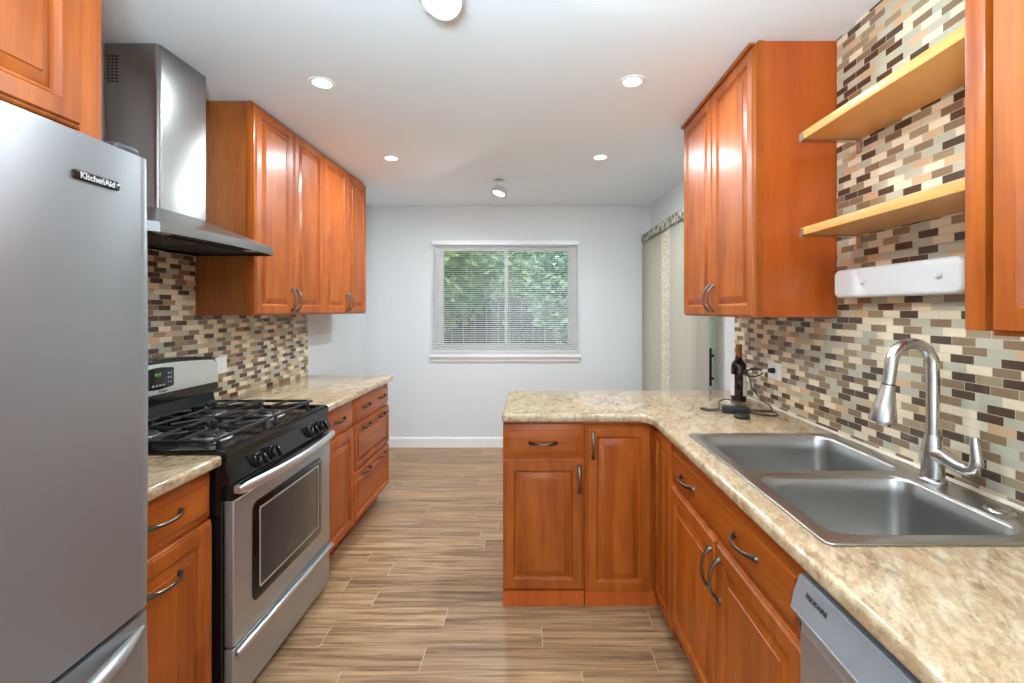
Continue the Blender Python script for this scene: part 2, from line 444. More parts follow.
# window_1: white vinyl slider
w = thing('window_1', 'white framed sliding window in the far wall', None, (-0.28, YB, WZ0), kind='structure')
b = new_bm()
def ring_frame(b, x0, x1, z0, z1, t, y0, y1):
    box(b, x0, x0 + t, y0, y1, z0, z1); box(b, x1 - t, x1, y0, y1, z0, z1)
    box(b, x0 + t, x1 - t, y0, y1, z0, z0 + t); box(b, x0 + t, x1 - t, y0, y1, z1 - t, z1)
ring_frame(b, WX0, WX1, WZ0, WZ1, 0.045, YB + 0.03, YB + 0.11)
obj('window_frame', b, M_TRIM, w, 0)
for x0, x1, yy in ((WX0 + 0.045, -0.262, 0.045), (-0.298, WX1 - 0.045, 0.075)):
    b = new_bm(); ring_frame(b, x0, x1, WZ0 + 0.045, WZ1 - 0.045, 0.034, YB + yy, YB + yy + 0.028); s = obj('sash', b, M_TRIM, w, 0)
    b = new_bm(); box(b, x0 + 0.034, x1 - 0.034, YB + yy + 0.012, YB + yy + 0.016, WZ0 + 0.079, WZ1 - 0.079); obj('pane', b, M_GLASS, s, 0)
b = new_bm(); rbox(b, -0.315, -0.297, YB + 0.032, YB + 0.047, 1.235, 1.275, 0.003); obj('latch', b, M_WHITE, w)
b = new_bm(); rbox(b, WX0 - 0.045, WX1 + 0.045, YB - 0.045, YB + 0.03, 0.910, 0.938, 0.006); rbox(b, WX0 - 0.030, WX1 + 0.030, YB - 0.018, YB, 0.866, 0.911, 0.003)
box(b, WX0 - 0.01, WX1 + 0.01, YB - 0.006, YB + 0.03, 0.937, 0.966)
obj('window_sill', b, M_TRIM, w)

# door_1: sliding glass door
d = thing('door_1', 'white framed sliding glass door behind the vertical blinds', None, (XR, 3.74, 0), kind='structure')
b = new_bm()
for y0, y1, z0, z1 in ((DY0, DY0 + 0.015, 0, DZ), (DY1 - 0.03, DY1, 0, DZ), (DY0 + 0.03, DY1 - 0.03, DZ - 0.03, DZ), (DY0 + 0.03, DY1 - 0.03, 0.0, 0.03)):
    box(b, XR, XR + 0.12, y0, y1, z0, z1)
obj('door_frame', b, M_TRIM, d, 0)
M_STILE = plain('pale_green_door_stile', srgb(176, 200, 184), 0.4)
for y0, y1, xx in ((DY0 + 0.015, 3.77, 0.001), (3.70, DY1 - 0.03, 0.065)):
    b = new_bm()
    st = 0.11
    for a0, a1, z0, z1 in ((y0, y0 + st, 0.03, DZ - 0.03), (y1 - st, y1, 0.03, DZ - 0.03), (y0 + st, y1 - st, 0.03, 0.12), (y0 + st, y1 - st, DZ - 0.10, DZ - 0.03)):
        box(b, XR + xx, XR + xx + 0.035, a0, a1, z0, z1)
    s = obj('sliding_panel', b, M_STILE, d, 0)
    b = new_bm(); box(b, XR + xx + 0.015, XR + xx + 0.020, y0 + st, y1 - st, 0.12, DZ - 0.10); obj('pane', b, M_GLASS, s, 0)
b = new_bm()
rbox(b, XR - 0.030, XR - 0.014, 3.004, 3.024, 0.885, 1.135, 0.005)
for z in (0.935, 1.085): rbox(b, XR - 0.018, XR + 0.003, 3.008, 3.020, z - 0.008, z + 0.008, 0.003)
obj('door_handle', b, M_BLACKM, d)

# ------------------------------------------------------------------ cabinets
def rings_front(bm, M, w, h, prof):
    """a cabinet front: rectangle 0..w, 0..h swept inwards through prof [(inset, out)]"""
    t = new_bm(); rr = []
    for i, o in prof: rr.append([(i, i, o), (w - i, i, o), (w - i, h - i, o), (i, h - i, o)])
    loft(t, rr, cap0=True, cap1=True)
    merge(bm, t, M)
DOOR = [(0, 0), (0, 0.010), (0.004, 0.0135), (0.007, 0.0135), (0.011, 0.021), (0.050, 0.021), (0.053, 0.017), (0.058, 0.0095), (0.064, 0.0085), (0.066, 0.0100), (0.088, 0.0185), (0.090, 0.0215), (0.092, 0.0215)]
DRAWER = [(0, 0), (0, 0.005), (0.002, 0.0075), (0.030, 0.0175), (0.0315, 0.0215), (0.0345, 0.0220)]
DEEP = [(0, 0), (0, 0.010), (0.004, 0.0135), (0.007, 0.0135), (0.011, 0.021), (0.034, 0.021), (0.037, 0.017), (0.041, 0.0105), (0.046, 0.0100), (0.062, 0.0185), (0.064, 0.0205)]

FACE = {'+x': (Vector((0, 1, 0)), Vector((1, 0, 0))), '-x': (Vector((0, 1, 0)), Vector((-1, 0, 0))), '-y': (Vector((1, 0, 0)), Vector((0, -1, 0)))}
def front(name, parent, face, plane, a0, a1, z0, z1, prof, mat):
    U, W = FACE[face]
    org = Vector((plane, a0, z0)) if face != '-y' else Vector((a0, plane, z0))
    b = new_bm(); rings_front(b, frame_matrix(org, U, Vector((0, 0, 1)), W), a1 - a0, z1 - z0, prof)
    return obj(name, b, mat, parent, 30)

def pull(parent, face, plane, a, z, vertical, L=0.122):
    """arched pewter pull with flared feet"""
    U, W = FACE[face]
    c = Vector((plane, a, z)) if face != '-y' else Vector((a, plane, z))
    D = Vector((0, 0, 1)) if vertical else U
    b = new_bm(); n = 16; pts = []; rs = []
    for i in range(n + 1):
        t = i / n * 2 - 1
        out = 0.006 + 0.026 * (1 - abs(t) ** 2.6)
        pts.append(c + D * (t * L / 2) + W * out); rs.append(0.0040 + 0.0032 * abs(t) ** 3)
    tube(b, pts, rs, 8, flat=(1.0, 1.25), up=W)
    for s in (-1, 1):
        p = c + D * (s * L / 2)
        tube(b, [p, p + W * 0.004, p + W * 0.010], [0.0088, 0.0082, 0.0055], 10)
    return obj('handle', b, M_PEWTER, parent)

G_BASE, G_WALL = 'cherry base cabinets', 'cherry wall cabinets'
FT = 0.020
def base_cab(label, face, plane, a0, a1, depth, toe=True, z0=0.10, ztop=0.866, toe_in=0.07):
    """carcass whose fronts lie on `plane`"""
    cx = (a0 + a1) / 2
    U, W = FACE[face]
    sgn = W.x if face != '-y' else W.y
    p_in = plane - sgn * FT; p_back = plane - sgn * depth
    lo, hi = min(p_in, p_back), max(p_in, p_back)
    root = thing('base_cabinet', label, 'cabinet', ((lo + hi) / 2, cx, 0) if face != '-y' else (cx, (lo + hi) / 2, 0), G_BASE)
    b = new_bm()
    tl, th = (lo, hi - toe_in) if sgn > 0 else (lo + toe_in, hi)
    if face != '-y': box(b, lo, hi, a0, a1, z0, ztop); box(b, tl, th, a0 + 0.001, a1 - 0.001, 0, z0)
    else: box(b, a0, a1, lo, hi, z0, ztop); box(b, a0 + 0.001, a1 - 0.001, tl, th, 0, z0)
    obj('carcass', b, M_SIDE, root, 0)
    return root, p_in

ZS, ZT = 0.866, 0.905           # countertop underside and top
g = 0.003
# left run, between fridge and range
XLF = -1.062
root, p = base_cab('cherry base cabinet squeezed between the refrigerator and the gas range', '+x', XLF, 1.095, 1.517, 0.636)
dr = front('drawer', root, '+x', p, 1.098, 1.514, 0.700, 0.852, DRAWER, M_WOODH); pull(dr, '+x', XLF, 1.305, 0.785, False)
do = front('door', root, '+x', p, 1.098, 1.514, 0.112, 0.692, DOOR, M_WOOD); pull(do, '+x', XLF, 1.305, 0.600, False)
# left run beyond the range
root, p = base_cab('narrow cherry base cabinet just beyond the gas range, one drawer over one door', '+x', XLF, 2.293, 2.705, 0.636)
dr = front('drawer', root, '+x', p, 2.296, 2.702, 0.700, 0.852, DRAWER, M_WOODH); pull(dr, '+x', XLF, 2.487, 0.785, False)
front('door', root, '+x', p, 2.296, 2.702, 0.112, 0.692, DOOR, M_WOOD)
root, p = base_cab('wide cherry cabinet of three deep drawers at the far end of the left counter', '+x', XLF, 2.707, 3.360, 0.636)
for z0, z1, pr in ((0.700, 0.852, DRAWER), (0.420, 0.692, DEEP), (0.112, 0.412, DEEP)):
    dr = front('drawer', root, '+x', p, 2.710, 3.357, z0, z1, pr, M_WOODH)
    hz = 0.785 if z0 > 0.6 else z1 - 0.035
    for a in (2.885, 3.180): pull(dr, '+x', XLF, a, hz, False)
# peninsula
YPF = 2.130
root, p = base_cab('cherry peninsula end cabinet with a drawer above a raised panel door', '-y', YPF, -0.1435, 0.238, 0.56, z0=0.07, toe_in=-0.012)
dr = front('drawer', root, '-y', p, -0.1425, 0.2346, 0.695, 0.855, DRAWER, M_WOODH); pull(dr, '-y', YPF, 0.0455, 0.766, False)
do = front('door', root, '-y', p, -0.1425, 0.2346, 0.078, 0.687, DOOR, M_WOOD); pull(do, '-y', YPF, 0.2135, 0.595, True)
# corner cabinet, two door leaves in the inside corner
XRF = 0.560
root = thing('base_cabinet', 'cherry corner cabinet whose two tall door leaves meet in the inside corner', 'cabinet', (0.85, 2.3, 0), G_BASE)
b = new_bm(); box(b, 0.241, XRF + FT, YPF + FT, 2.69, 0.07, ZS); box(b, XRF + FT, 1.178, 1.873, 2.69, 0.07, ZS)
box(b, 0.242, XRF + FT, YPF + FT - 0.012, 2.69, 0, 0.07); box(b, XRF + FT + 0.02, 1.178, 1.874, 2.69, 0, 0.07)
obj('carcass', b, M_SIDE, root, 0)
do = front('door', root, '-y', YPF + FT, 0.2440, 0.5560, 0.064, 0.846, DOOR, M_WOOD); pull(do, '-y', YPF, 0.2775, 0.756, True)
front('door', root, '-x', XRF + FT, 1.876, 2.126, 0.064, 0.846, DOOR, M_WOOD)
# sink cabinet
root = thing('base_cabinet', 'wide cherry sink cabinet with a double handled false drawer and two doors', 'cabinet', (0.87, 1.405, 0), G_BASE)
b = new_bm()
box(b, XRF + FT, XRF + FT + 0.016, 0.941, 1.871, 0.10, 0.845); box(b, XRF + FT + 0.016, 1.178, 0.941, 0.957, 0.10, 0.845); box(b, XRF + FT + 0.016, 1.178, 1.855, 1.871, 0.10, 0.845)
box(b, XRF + FT + 0.016, 1.178, 0.957, 1.855, 0.10, 0.116); box(b, XRF + FT + 0.07, 1.178, 0.942, 1.870, 0, 0.10)
obj('carcass', b, M_SIDE, root, 0)
p = XRF + FT
dr = front('drawer', root, '-x', p, 0.944, 1.868, 0.686, 0.845, DRAWER, M_WOODH)
for a in (1.20, 1.645): pull(dr, '-x', XRF, a, 0.765, False)
for a0, a1, ha in ((0.944, 1.4035, 1.372), (1.4065, 1.868, 1.438)):
    do = front('door', root, '-x', p, a0, a1, 0.112, 0.678, DOOR, M_WOOD); pull(do, '-x', XRF, ha, 0.575, True)

# wall cabinets
ZW = 1.360
def wall_cab(label, face, plane, a0, a1, back, z0=ZW, z1=2.437, veneer=None):
    sgn = 1 if face == '+x' else -1
    lo, hi = sorted((back, plane - sgn * FT))
    root = thing('wall_cabinet', label, 'cabinet', ((lo + hi) / 2, (a0 + a1) / 2, z0), G_WALL)
    b = new_bm(); fr = 0.019
    if sgn > 0:
        box(b, lo, hi - fr, a0 + 0.003, a1 - 0.003, z0, z1)
    else: box(b, lo + fr, hi, a0 + 0.003, a1 - 0.003, z0, z1)
    obj('carcass', b, veneer or M_SIDE, root, 0)
    b = new_bm()
    if sgn > 0: box(b, hi - fr, hi, a0, a1, z0 - 0.002, z1 + 0.001)
    else: box(b, lo, lo + fr, a0, a1, z0 - 0.002, z1 + 0.001)
    obj('face_frame', b, M_WOOD, root, 0)
    return root, plane - sgn * FT
XLU = -1.3965
for a0, a1, lab in ((2.288, 3.036, 'tall cherry double door wall cabinet beside the range hood'), (3.038, 3.812, 'tall cherry double door wall cabinet farthest along the left wall')):
    root, p = wall_cab(lab, '+x', XLU, a0, a1, XL + 0.002, veneer=M_VENEER)
    m = (a0 + a1) / 2
    for d0, d1, ha in ((a0 + 0.004, m - 0.0015, m - 0.030), (m + 0.0015, a1 - 0.004, m + 0.030)):
        do = front('door', root, '+x', p, d0, d1, ZW, 2.425, DOOR, M_WOOD); pull(do, '+x', XLU, ha, 1.445, True)
XRU = 0.858
root, p = wall_cab('tall cherry double door wall cabinet above the wine bottle and outlet', '-x', XRU, 1.777, 2.612, XR - 0.002)
m = 2.195
for d0, d1, ha in ((1.781, m - 0.0015, m - 0.030), (m + 0.0015, 2.608, m + 0.030)):
    do = front('door', root, '-x', p, d0, d1, ZW - 0.004, 2.425, DOOR, M_WOOD); pull(do, '-x', XRU, ha, 1.443, True)
b = new_bm(); prism(b, [(XRU - 0.012, 2.436), (XRU + 0.02, 2.436), (XRU + 0.02, 2.427), (XRU - 0.006, 2.427)], 'y', 1.79, 2.625); obj('top_moulding', b, M_WOODH, root, 0)
root = thing('wall_cabinet', 'cherry wall cabinet hanging at the open end of the shelves over the counter', 'cabinet', (1.02, 0.604, 1.350), G_WALL)
b = new_bm(); box(b, 0.893, XR - 0.012, 0.303, 0.905, 1.350, 2.437); obj('carcass', b, M_SIDE, root, 0)
for y0, y1, x0 in ((0.866, 0.908, 0.858), (0.300, 0.320, 0.866)):
    b = new_bm(); rbox(b, x0, 0.893, y0, y1, 1.347, 2.437, 0.003); obj('face_frame', b, M_WOOD, root)
do = front('door', root, '-x', 0.862, 0.305, 0.845, 1.340, 2.425, DOOR, M_WOOD)
for z in (1.420, 1.860):
    b = new_bm(); lathe(b, [(0, 0), (0.004, 0), (0.004, 0.006), (0, 0.008)], (0.874, 0.855, z), 10); obj('bumper', b, M_WHITE, root)
root, p = wall_cab('cherry wall cabinet high above the refrigerator', '+x', -1.030, 0.235, 1.108, XL + 0.002, z0=1.790)
for d0, d1, ha in ((0.240, 0.640, 0.610), (0.643, 1.046, 0.675)):
    do = front('door', root, '+x', p, d0, d1, 1.800, 2.425, DOOR, M_WOOD); pull(do, '+x', -1.030, ha, 1.885, True)

# ------------------------------------------------------------------ countertops
G_TOP = 'tan granite countertops'
def counter(label, outline, holes, loc):
    b = new_bm(); slab(b, outline, holes, ZS, ZT, 0.013, 4)
    return tag(obj('countertop', b, M_GRANITE, smooth=50, root=loc), label, 'countertop', G_TOP)
counter('short tan granite countertop between refrigerator and range', round_poly([(XL + 0.012, 1.085), (-1.035, 1.085), (-1.035, 1.521), (XL + 0.012, 1.521)], [0, 0, 0.012, 0]), [], (-1.37, 1.3, ZS))
counter('tan granite countertop over the drawers on the left beyond the range', round_poly([(XL + 0.012, 2.289), (-1.035, 2.289), (-1.035, 3.385), (XL + 0.012, 3.385)], [0, 0, 0.02, 0]), [], (-1.37, 2.84, ZS))
SX0, SX1, SY0, SY1 = 0.597, 1.150, 0.929, 1.763
counter('large L shaped tan granite countertop holding the sink and forming the peninsula',
        round_poly([(-0.148, 2.105), (0.535, 2.105), (0.535, 0.28), (1.178, 0.28), (1.178, 2.742), (-0.148, 2.742)], [0.025, 0.085, 0.01, 0, 0, 0.03]),
        [rrect(SX0 + 0.016, SX1 - 0.016, SY0 + 0.016, SY1 - 0.016, 0.03)], (0.6, 2.0, ZS))

# ------------------------------------------------------------------ sink and faucet
s = thing('kitchen_sink', 'double bowl stainless steel sink set into the granite counter', 'sink', (0.87, 1.345, ZT))
FB = rrect(0.634, 1.105, 1.352, 1.732, 0.055, 8); NB = rrect(0.634, 1.060, 0.966, 1.312, 0.055, 8)
b = new_bm(); slab(b, rrect(SX0, SX1, SY0, SY1, 0.018), [FB, NB], ZT + 0.0003, ZT + 0.006, 0.0022, 2); obj('rim', b, M_SINK, s)
def inset_rr(x0, x1, y0, y1, r, i, z): return [(p, q, z) for p, q in rrect(x0 + i, x1 - i, y0 + i, y1 - i, max(r - i, 0.01), 8)]
for (x0, x1, y0, y1) in ((0.634, 1.105, 1.352, 1.732), (0.634, 1.060, 0.966, 1.312)):
    b = new_bm(); rr = []
    for i, z in ((-0.002, 0.0045), (0.001, 0.002), (0.004, -0.004), (0.007, -0.05), (0.011, -0.15), (0.016, -0.172), (0.026, -0.184), (0.042, -0.188), (0.12, -0.192)):
        rr.append(inset_rr(x0, x1, y0, y1, 0.055, i, ZT + z))
    loft(b, rr, cap1=True)
    bo = obj('bowl', b, M_SINK, s, 60)
    b = new_bm(); lathe(b, [(0, 0.0005), (0.030, 0.0005), (0.032, 0.003), (0.044, 0.0035), (0.046, 0.0)], ((x0 + x1) / 2 + 0.05, (y0 + y1) / 2, ZT - 0.1915)); obj('drain', b, M_CHROME, bo)
b = new_bm(); lathe(b, [(0.0, 0.006), (0.024, 0.0055), (0.030, 0.003), (0.032, 0.0)], (1.112, 1.085, ZT + 0.006)); obj('hole_cover', b, M_NICKEL, s)

f = thing('faucet', 'brushed nickel gooseneck pull-down faucet behind the sink bowls', 'faucet', (1.112, 1.27, ZT + 0.0065))
FX, FY = 1.112, 1.27
b = new_bm(); lathe(b, [(0, 0), (0.034, 0), (0.034, 0.005), (0.031, 0.009), (0.027, 0.012), (0.026, 0.06), (0.0255, 0.085), (0.022, 0.105), (0.019, 0.128), (0.0185, 0.130), (0.0, 0.130)], (FX, FY, ZT + 0.0065)); body = obj('body', b, M_NICKEL, f)
b = new_bm(); pts = [(FX, FY, 1.034), (FX, FY, 1.08), (FX, FY, 1.14), (FX, FY, 1.19), (FX - 0.001, FY, 1.225)]
cx, cz, rr_ = FX - 0.058, 1.235, 0.0575
for k in range(13):
    a = R(0 + 165 * k / 12); pts.append((cx + rr_ * math.cos(a), FY, cz + rr_ * math.sin(a) * 1.02))
pts += [(0.9920, FY, 1.205), (0.988, FY, 1.180)]
tube(b, pts, 0.0155, 16); obj('spout', b, M_NICKEL, f)
b = new_bm(); tube(b, [(0.9882, FY, 1.1815), (0.9877, FY, 1.177)], 0.0164, 16); obj('joint_ring', b, M_BLACKM, f)
b = new_bm(); tube(b, [(0.988, FY, 1.178), (0.985, FY, 1.160), (0.978, FY, 1.118), (0.972, FY, 1.082), (0.9705, FY, 1.074)], [0.0165, 0.0185, 0.0265, 0.0330, 0.0310], 18)
hd = obj('spray_head', b, M_NICKEL, f)
b = new_bm(); tube(b, [(0.9708, FY, 1.0755), (0.9692, FY, 1.067), (0.9690, FY, 1.066)], [0.014, 0.0125, 0.008], 14); obj('nozzle', b, M_WHITE, hd)
b = new_bm(); tube(b, [(FX, FY, 0.990), (FX + 0.003, 1.235, 0.987), (FX + 0.007, 1.200, 0.976), (FX + 0.010, 1.178, 0.972), (FX + 0.012, 1.162, 0.980), (FX + 0.012, 1.156, 1.000), (FX + 0.012, 1.159, 1.025), (FX + 0.012, 1.162, 1.048), (FX + 0.012, 1.163, 1.062)],
     [0.023, 0.022, 0.018, 0.0165, 0.016, 0.0145, 0.012, 0.0105, 0.009], 12); obj('lever', b, M_NICKEL, f)

# ------------------------------------------------------------------ dishwasher
dw = thing('dishwasher', 'grey metal dishwasher under the counter beside the sink cabinet', 'dishwasher', (0.87, 0.62, 0))
b = new_bm(); box(b, 0.580, 1.17, 0.320, 0.932, 0.02, 0.855); box(b, 0.64, 1.17, 0.32, 0.932, 0.0, 0.02); obj('tub', b, M_BLACKM, dw, 0)
b = new_bm(); rbox(b, 0.546, 0.582, 0.322, 0.936, 0.11, 0.735, 0.006); obj('door', b, M_STEEL_R, dw)
b = new_bm(); prism(b, [(0.582, 0.848), (0.545, 0.848), (0.533, 0.806), (0.526, 0.780), (0.548, 0.752), (0.548, 0.725), (0.582, 0.725)], 'y', 0.322, 0.937)
bmesh.ops.bevel(b, geom=[e for e in b.edges], offset=0.003, segments=2, affect='EDGES')
cp = obj('control_panel', b, M_DWGREY, dw, 30)
b = new_bm(); rbox(b, 0.5255, 0.5300, 0.324, 0.935, 0.7775, 0.7835, 0.0018); obj('grip_lip', b, M_SATIN, cp)
b = new_bm(); wv = Vector((-(0.806 - 0.848), 0, 0)); 
V = Vector((0.545 - 0.533, 0, 0.042)).normalized(); W = Vector((-V.z, 0, V.x)); U = V.cross(W)
text_mesh(b, 'FRIGIDAIRE', 0.0125, 0.0003, frame_matrix(Vector((0.5375, 0.868, 0.8245)) + W * 0.0004, U, V, W), 0.0004)
obj('lettering', b, M_DGREY, cp, 0)

# ------------------------------------------------------------------ refrigerator
FXF, FY0, FY1, FZ, FG = -0.899, 0.235, 1.072, 1.738, 0.692
fr = thing('refrigerator', 'stainless steel refrigerator with a bottom freezer drawer', 'refrigerator', (-1.3, 0.65, 0))
b = new_bm(); rbox(b, XL + 0.03, -1.005, FY0, FY1, 0.03, FZ - 0.01, 0.006); obj('body', b, M_DGREY, fr)
b = new_bm(); box(b, XL + 0.05, -1.03, FY0 + 0.02, FY1 - 0.02, 0.0, 0.03); obj('plinth', b, M_BLACKM, fr, 0)
b = new_bm(); box(b, -1.005, -0.992, FY0 + 0.012, FY1 - 0.012, 0.06, FZ - 0.012); obj('gasket', b, M_BLACKM, fr, 0)
def bowed_door(z0, z1, bow=0.013, vb=0.004):
    """door front gently bowed across its width, edges rolled back"""
    b = new_bm(); m = 14; rows = []
    us = [0, 0.0035, 0.008, 0.0135] + [k / 28 for k in range(1, 28)] + [0.9865, 0.992, 0.9965, 1.0]; n = len(us) - 1
    for j in range(m + 1):
        v = j / m; z = z0 + (z1 - z0) * v; row = []
        for u in us:
            t = 2 * u - 1; y = FY0 + (FY1 - FY0) * u
            x = FXF + bow * (1 - t * t) - 0.004 + vb * (1 - (2 * v - 1) ** 2)
            e = min(u, 1 - u) * (FY1 - FY0); ez = min(v, 1 - v) * (z1 - z0)
            if e < 0.012: x -= 0.008 * (1 - e / 0.012) ** 2
            row.append((x, y, z))
        rows.append(row)
    vr = loft(b, rows, close=False)
    # sides and back
    xb = -0.992
    back = []
    loop = [vr[0][i] for i in range(n + 1)] + [vr[j][n] for j in range(1, m + 1)] + [vr[m][i] for i in range(n - 1, -1, -1)] + [vr[j][0] for j in range(m - 1, 0, -1)]
    bl = [b.verts.new((xb, v.co.y, v.co.z)) for v in loop]
    k = len(loop)
    for i in range(k): b.faces.new((loop[i], loop[(i + 1) % k], bl[(i + 1) % k], bl[i]))
    b.faces.new(bl)
    bmesh.ops.bevel(b, geom=[e for e in b.edges if len(e.link_faces) == 2 and e.calc_face_angle() > 0.9 and e.verts[0].co.x > xb + 0.01 and e.verts[1].co.x > xb + 0.01], offset=0.006, segments=3, affect='EDGES')
    return b
fd = obj('door', bowed_door(FG + 0.006, FZ), M_STEEL, fr, 50)
fz = obj('freezer_drawer', bowed_door(0.06, FG - 0.006, 0.013, 0.004), M_STEEL, fr, 50)
def arc_bar(name, parent, p0, p1, out, r, mat, flat=(1, 1)):
    b = new_bm(); p0 = Vector(p0); p1 = Vector(p1); pts = []; rs = []
    for i in range(25):
        t = i / 24; k = 1 - abs(2 * t - 1) ** 2.2
        pts.append(p0.lerp(p1, t) + Vector((out * k, 0, 0))); rs.append(r * (0.35 + 0.65 * min(1, k * 2.0)))
    tube(b, pts, rs, 12, flat=flat, up=(1, 0, 0)); return obj(name, b, mat, parent)
arc_bar('handle', fz, (FXF - 0.004, 1.052, 0.655), (FXF - 0.004, 0.255, 0.655), 0.070, 0.017, M_STEEL_R)
b = new_bm(); pts = []; rs = []
for i in range(25):
    t = i / 24; k = 1 - abs(2 * t - 1) ** 3
    pts.append((FXF + 0.0 + 0.055 * k, 0.285, 0.80 + 0.72 * t)); rs.append(0.014)
tube(b, pts, rs, 12); obj('handle', b, M_STEEL_R, fd)
b = new_bm(); rbox(b, -1.03, -0.918, 1.005, 1.066, FZ + 0.001, FZ + 0.024, 0.011, 3); obj('hinge_cover', b, M_DGREY, fr)
# badge
def door_x(y, z):
    t = 2 * (y - FY0) / (FY1 - FY0) - 1; v = (z - FG) / (FZ - FG); return FXF + 0.013 * (1 - t * t) - 0.004 + 0.004 * (1 - (2 * v - 1) ** 2)
by, bz = 0.932, 1.652
px = (door_x(by, bz)); ang = math.atan2(door_x(by + 0.05, bz) - door_x(by - 0.05, bz), 0.1)
U = Vector((math.sin(ang), math.cos(ang), 0)); W = Vector((math.cos(ang), -math.sin(ang), 0)); V = Vector((0, 0, 1))
Mb = frame_matrix(Vector((px, by, bz)), U, V, W)
b = new_bm(); slab(b, rrect(-0.052, 0.052, -0.0095, 0.0095, 0.006), [], 0.0002, 0.0045, 0.001, 1, Mb); bd = obj('badge', b, M_BLACK, fd)
b = new_bm(); text_mesh(b, 'KitchenAid', 0.0172, 0.0004, Mb @ Matrix.Translation((0, 0, 0.005)), 0.0004); obj('lettering', b, M_SATIN, bd, 0)

# ------------------------------------------------------------------ gas range
RY0, RY1 = 1.527, 2.285; RC = (RY0 + RY1) / 2
rg = thing('gas_range', 'stainless and black gas range with four burners', 'range', (-1.37, RC, 0))
b = new_bm(); box(b, XL + 0.02, -1.046, RY0, RY1, 0.05, 0.885); box(b, XL + 0.05, -1.10, RY0 + 0.02, RY1 - 0.02, 0, 0.05); obj('body', b, M_BLACK, rg, 0)
# cooktop: rolled front edge, shallow well
b = new_bm()
prism(b, [(XL + 0.02, 0.885), (-1.036, 0.872), (-1.028, 0.876), (-1.026, 0.902), (-1.032, 0.911), (-1.060, 0.913), (-1.075, 0.904), (-1.575, 0.904), (-1.59, 0.913), (XL + 0.02, 0.913)], 'y', RY0, RY1)
for y in (RY0, RY1 - 0.022): rbox(b, -1.60, -1.065, y, y + 0.022, 0.900, 0.914, 0.004)
bmesh.ops.remove_doubles(b, verts=b.verts, dist=1e-6)
ck = obj('cooktop', b, M_BLACK, rg, 30)
for bx in (-1.215, -1.470):
    for by_ in (RY0 + 0.195, RY1 - 0.195):
        b = new_bm(); lathe(b, [(0.068, 0.0), (0.065, 0.004), (0.050, 0.006), (0.046, 0.012), (0.040, 0.0135), (0.0, 0.0135)], (bx, by_, 0.904)); bu = obj('burner', b, M_ALU, rg)
        b = new_bm(); lathe(b, [(0.0, 0.0), (0.043, 0.0), (0.044, 0.004), (0.040, 0.008), (0.0, 0.009)], (bx, by_, 0.9178)); obj('burner_cap', b, M_IRON, bu)
for y0, y1 in ((RY0 + 0.028, RC - 0.004), (RC + 0.004, RY1 - 0.028)):
    b = new_bm(); zt = 0.937; x0, x1 = -1.570, -1.100; yc = (y0 + y1) / 2
    lp = [(p, q, zt) for p, q in rrect(x0, x1, y0, y1, 0.03, 4)]
    rings = []
    tube(b, lp + lp[:2], 0.0065, 8, cap=False)
    tube(b, [((x0 + x1) / 2, y0, zt), ((x0 + x1) / 2, y1, zt)], 0.0065, 8)
    for xx in (x0, (x0 + x1) / 2, x1):
        for yy in (y0 + 0.035, y1 - 0.035): tube(b, [(xx, yy, zt), (xx, yy, 0.905)], [0.006, 0.0075], 8)
    for bx in (-1.215, -1.470):
        for ax, ay in ((0, 1), (0, -1)):
            tube(b, [(bx, yc + ay * (y1 - y0) / 2, zt), (bx, yc + ay * 0.062, zt + 0.004), (bx, yc + ay * 0.030, zt + 0.006), (bx, yc + ay * 0.024, zt + 0.001)], [0.0065, 0.006, 0.0055, 0.004], 8)
        for ax in (1, -1):
            xe = x1 if bx + ax * 0.13 > -1.15 else (x0 if bx + ax * 0.13 < -1.55 else (x0 + x1) / 2)
            tube(b, [(xe, yc, zt), (bx + ax * 0.062, yc, zt + 0.004), (bx + ax * 0.030, yc, zt + 0.006), (bx + ax * 0.024, yc, zt + 0.001)], [0.0065, 0.006, 0.0055, 0.004], 8)
        for ax in (1, -1):
            for ay in (1, -1):
                p0 = Vector((bx + ax * 0.118, yc + ay * (y1 - y0) / 2, zt)); pm = Vector((bx + ax * 0.085, yc + ay * 0.090, zt + 0.003))
                tube(b, [p0, pm, (bx + ax * 0.052, yc + ay * 0.055, zt + 0.003)], 0.0055, 8)
    obj('grate', b, M_IRON, rg)
# sloping knob panel
b = new_bm(); prism(b, [(-1.062, 0.876), (-1.036, 0.876), (-1.036, 0.868), (-1.014, 0.800), (-1.020, 0.796), (-1.062, 0.796)], 'y', RY0 + 0.001, RY1 - 0.001)
kp = obj('knob_panel', b, M_BLACK, rg, 30)
V = Vector((-1.036 + 1.014, 0, 0.068)).normalized(); W = Vector((V.z, 0, -V.x)); U = V.cross(W)
for ky in (1.697, 1.788, 2.097, 2.190):
    o = Vector((-1.0235, ky, 0.828)); Mk = frame_matrix(o, U, V, W)
    b = new_bm(); lathe(b, [(0.0, 0.0), (0.027, 0.0), (0.0275, 0.004), (0.024, 0.006), (0.0225, 0.022), (0.020, 0.025), (0, 0.0255)], seg=20, M=Mk)
    rbox(b, -0.005, 0.005, -0.021, 0.021, 0.018, 0.034, 0.002, 2, Mk @ Matrix.Rotation(R(20), 4, 'Z'))
    kn = obj('knob', b, M_BLACK, rg)
    b = new_bm(); rbox(b, -0.0012, 0.0012, 0.010, 0.0195, 0.0335, 0.0346, 0.0004, 1, Mk @ Matrix.Rotation(R(20), 4, 'Z')); obj('pointer', b, M_WHITE, kn)
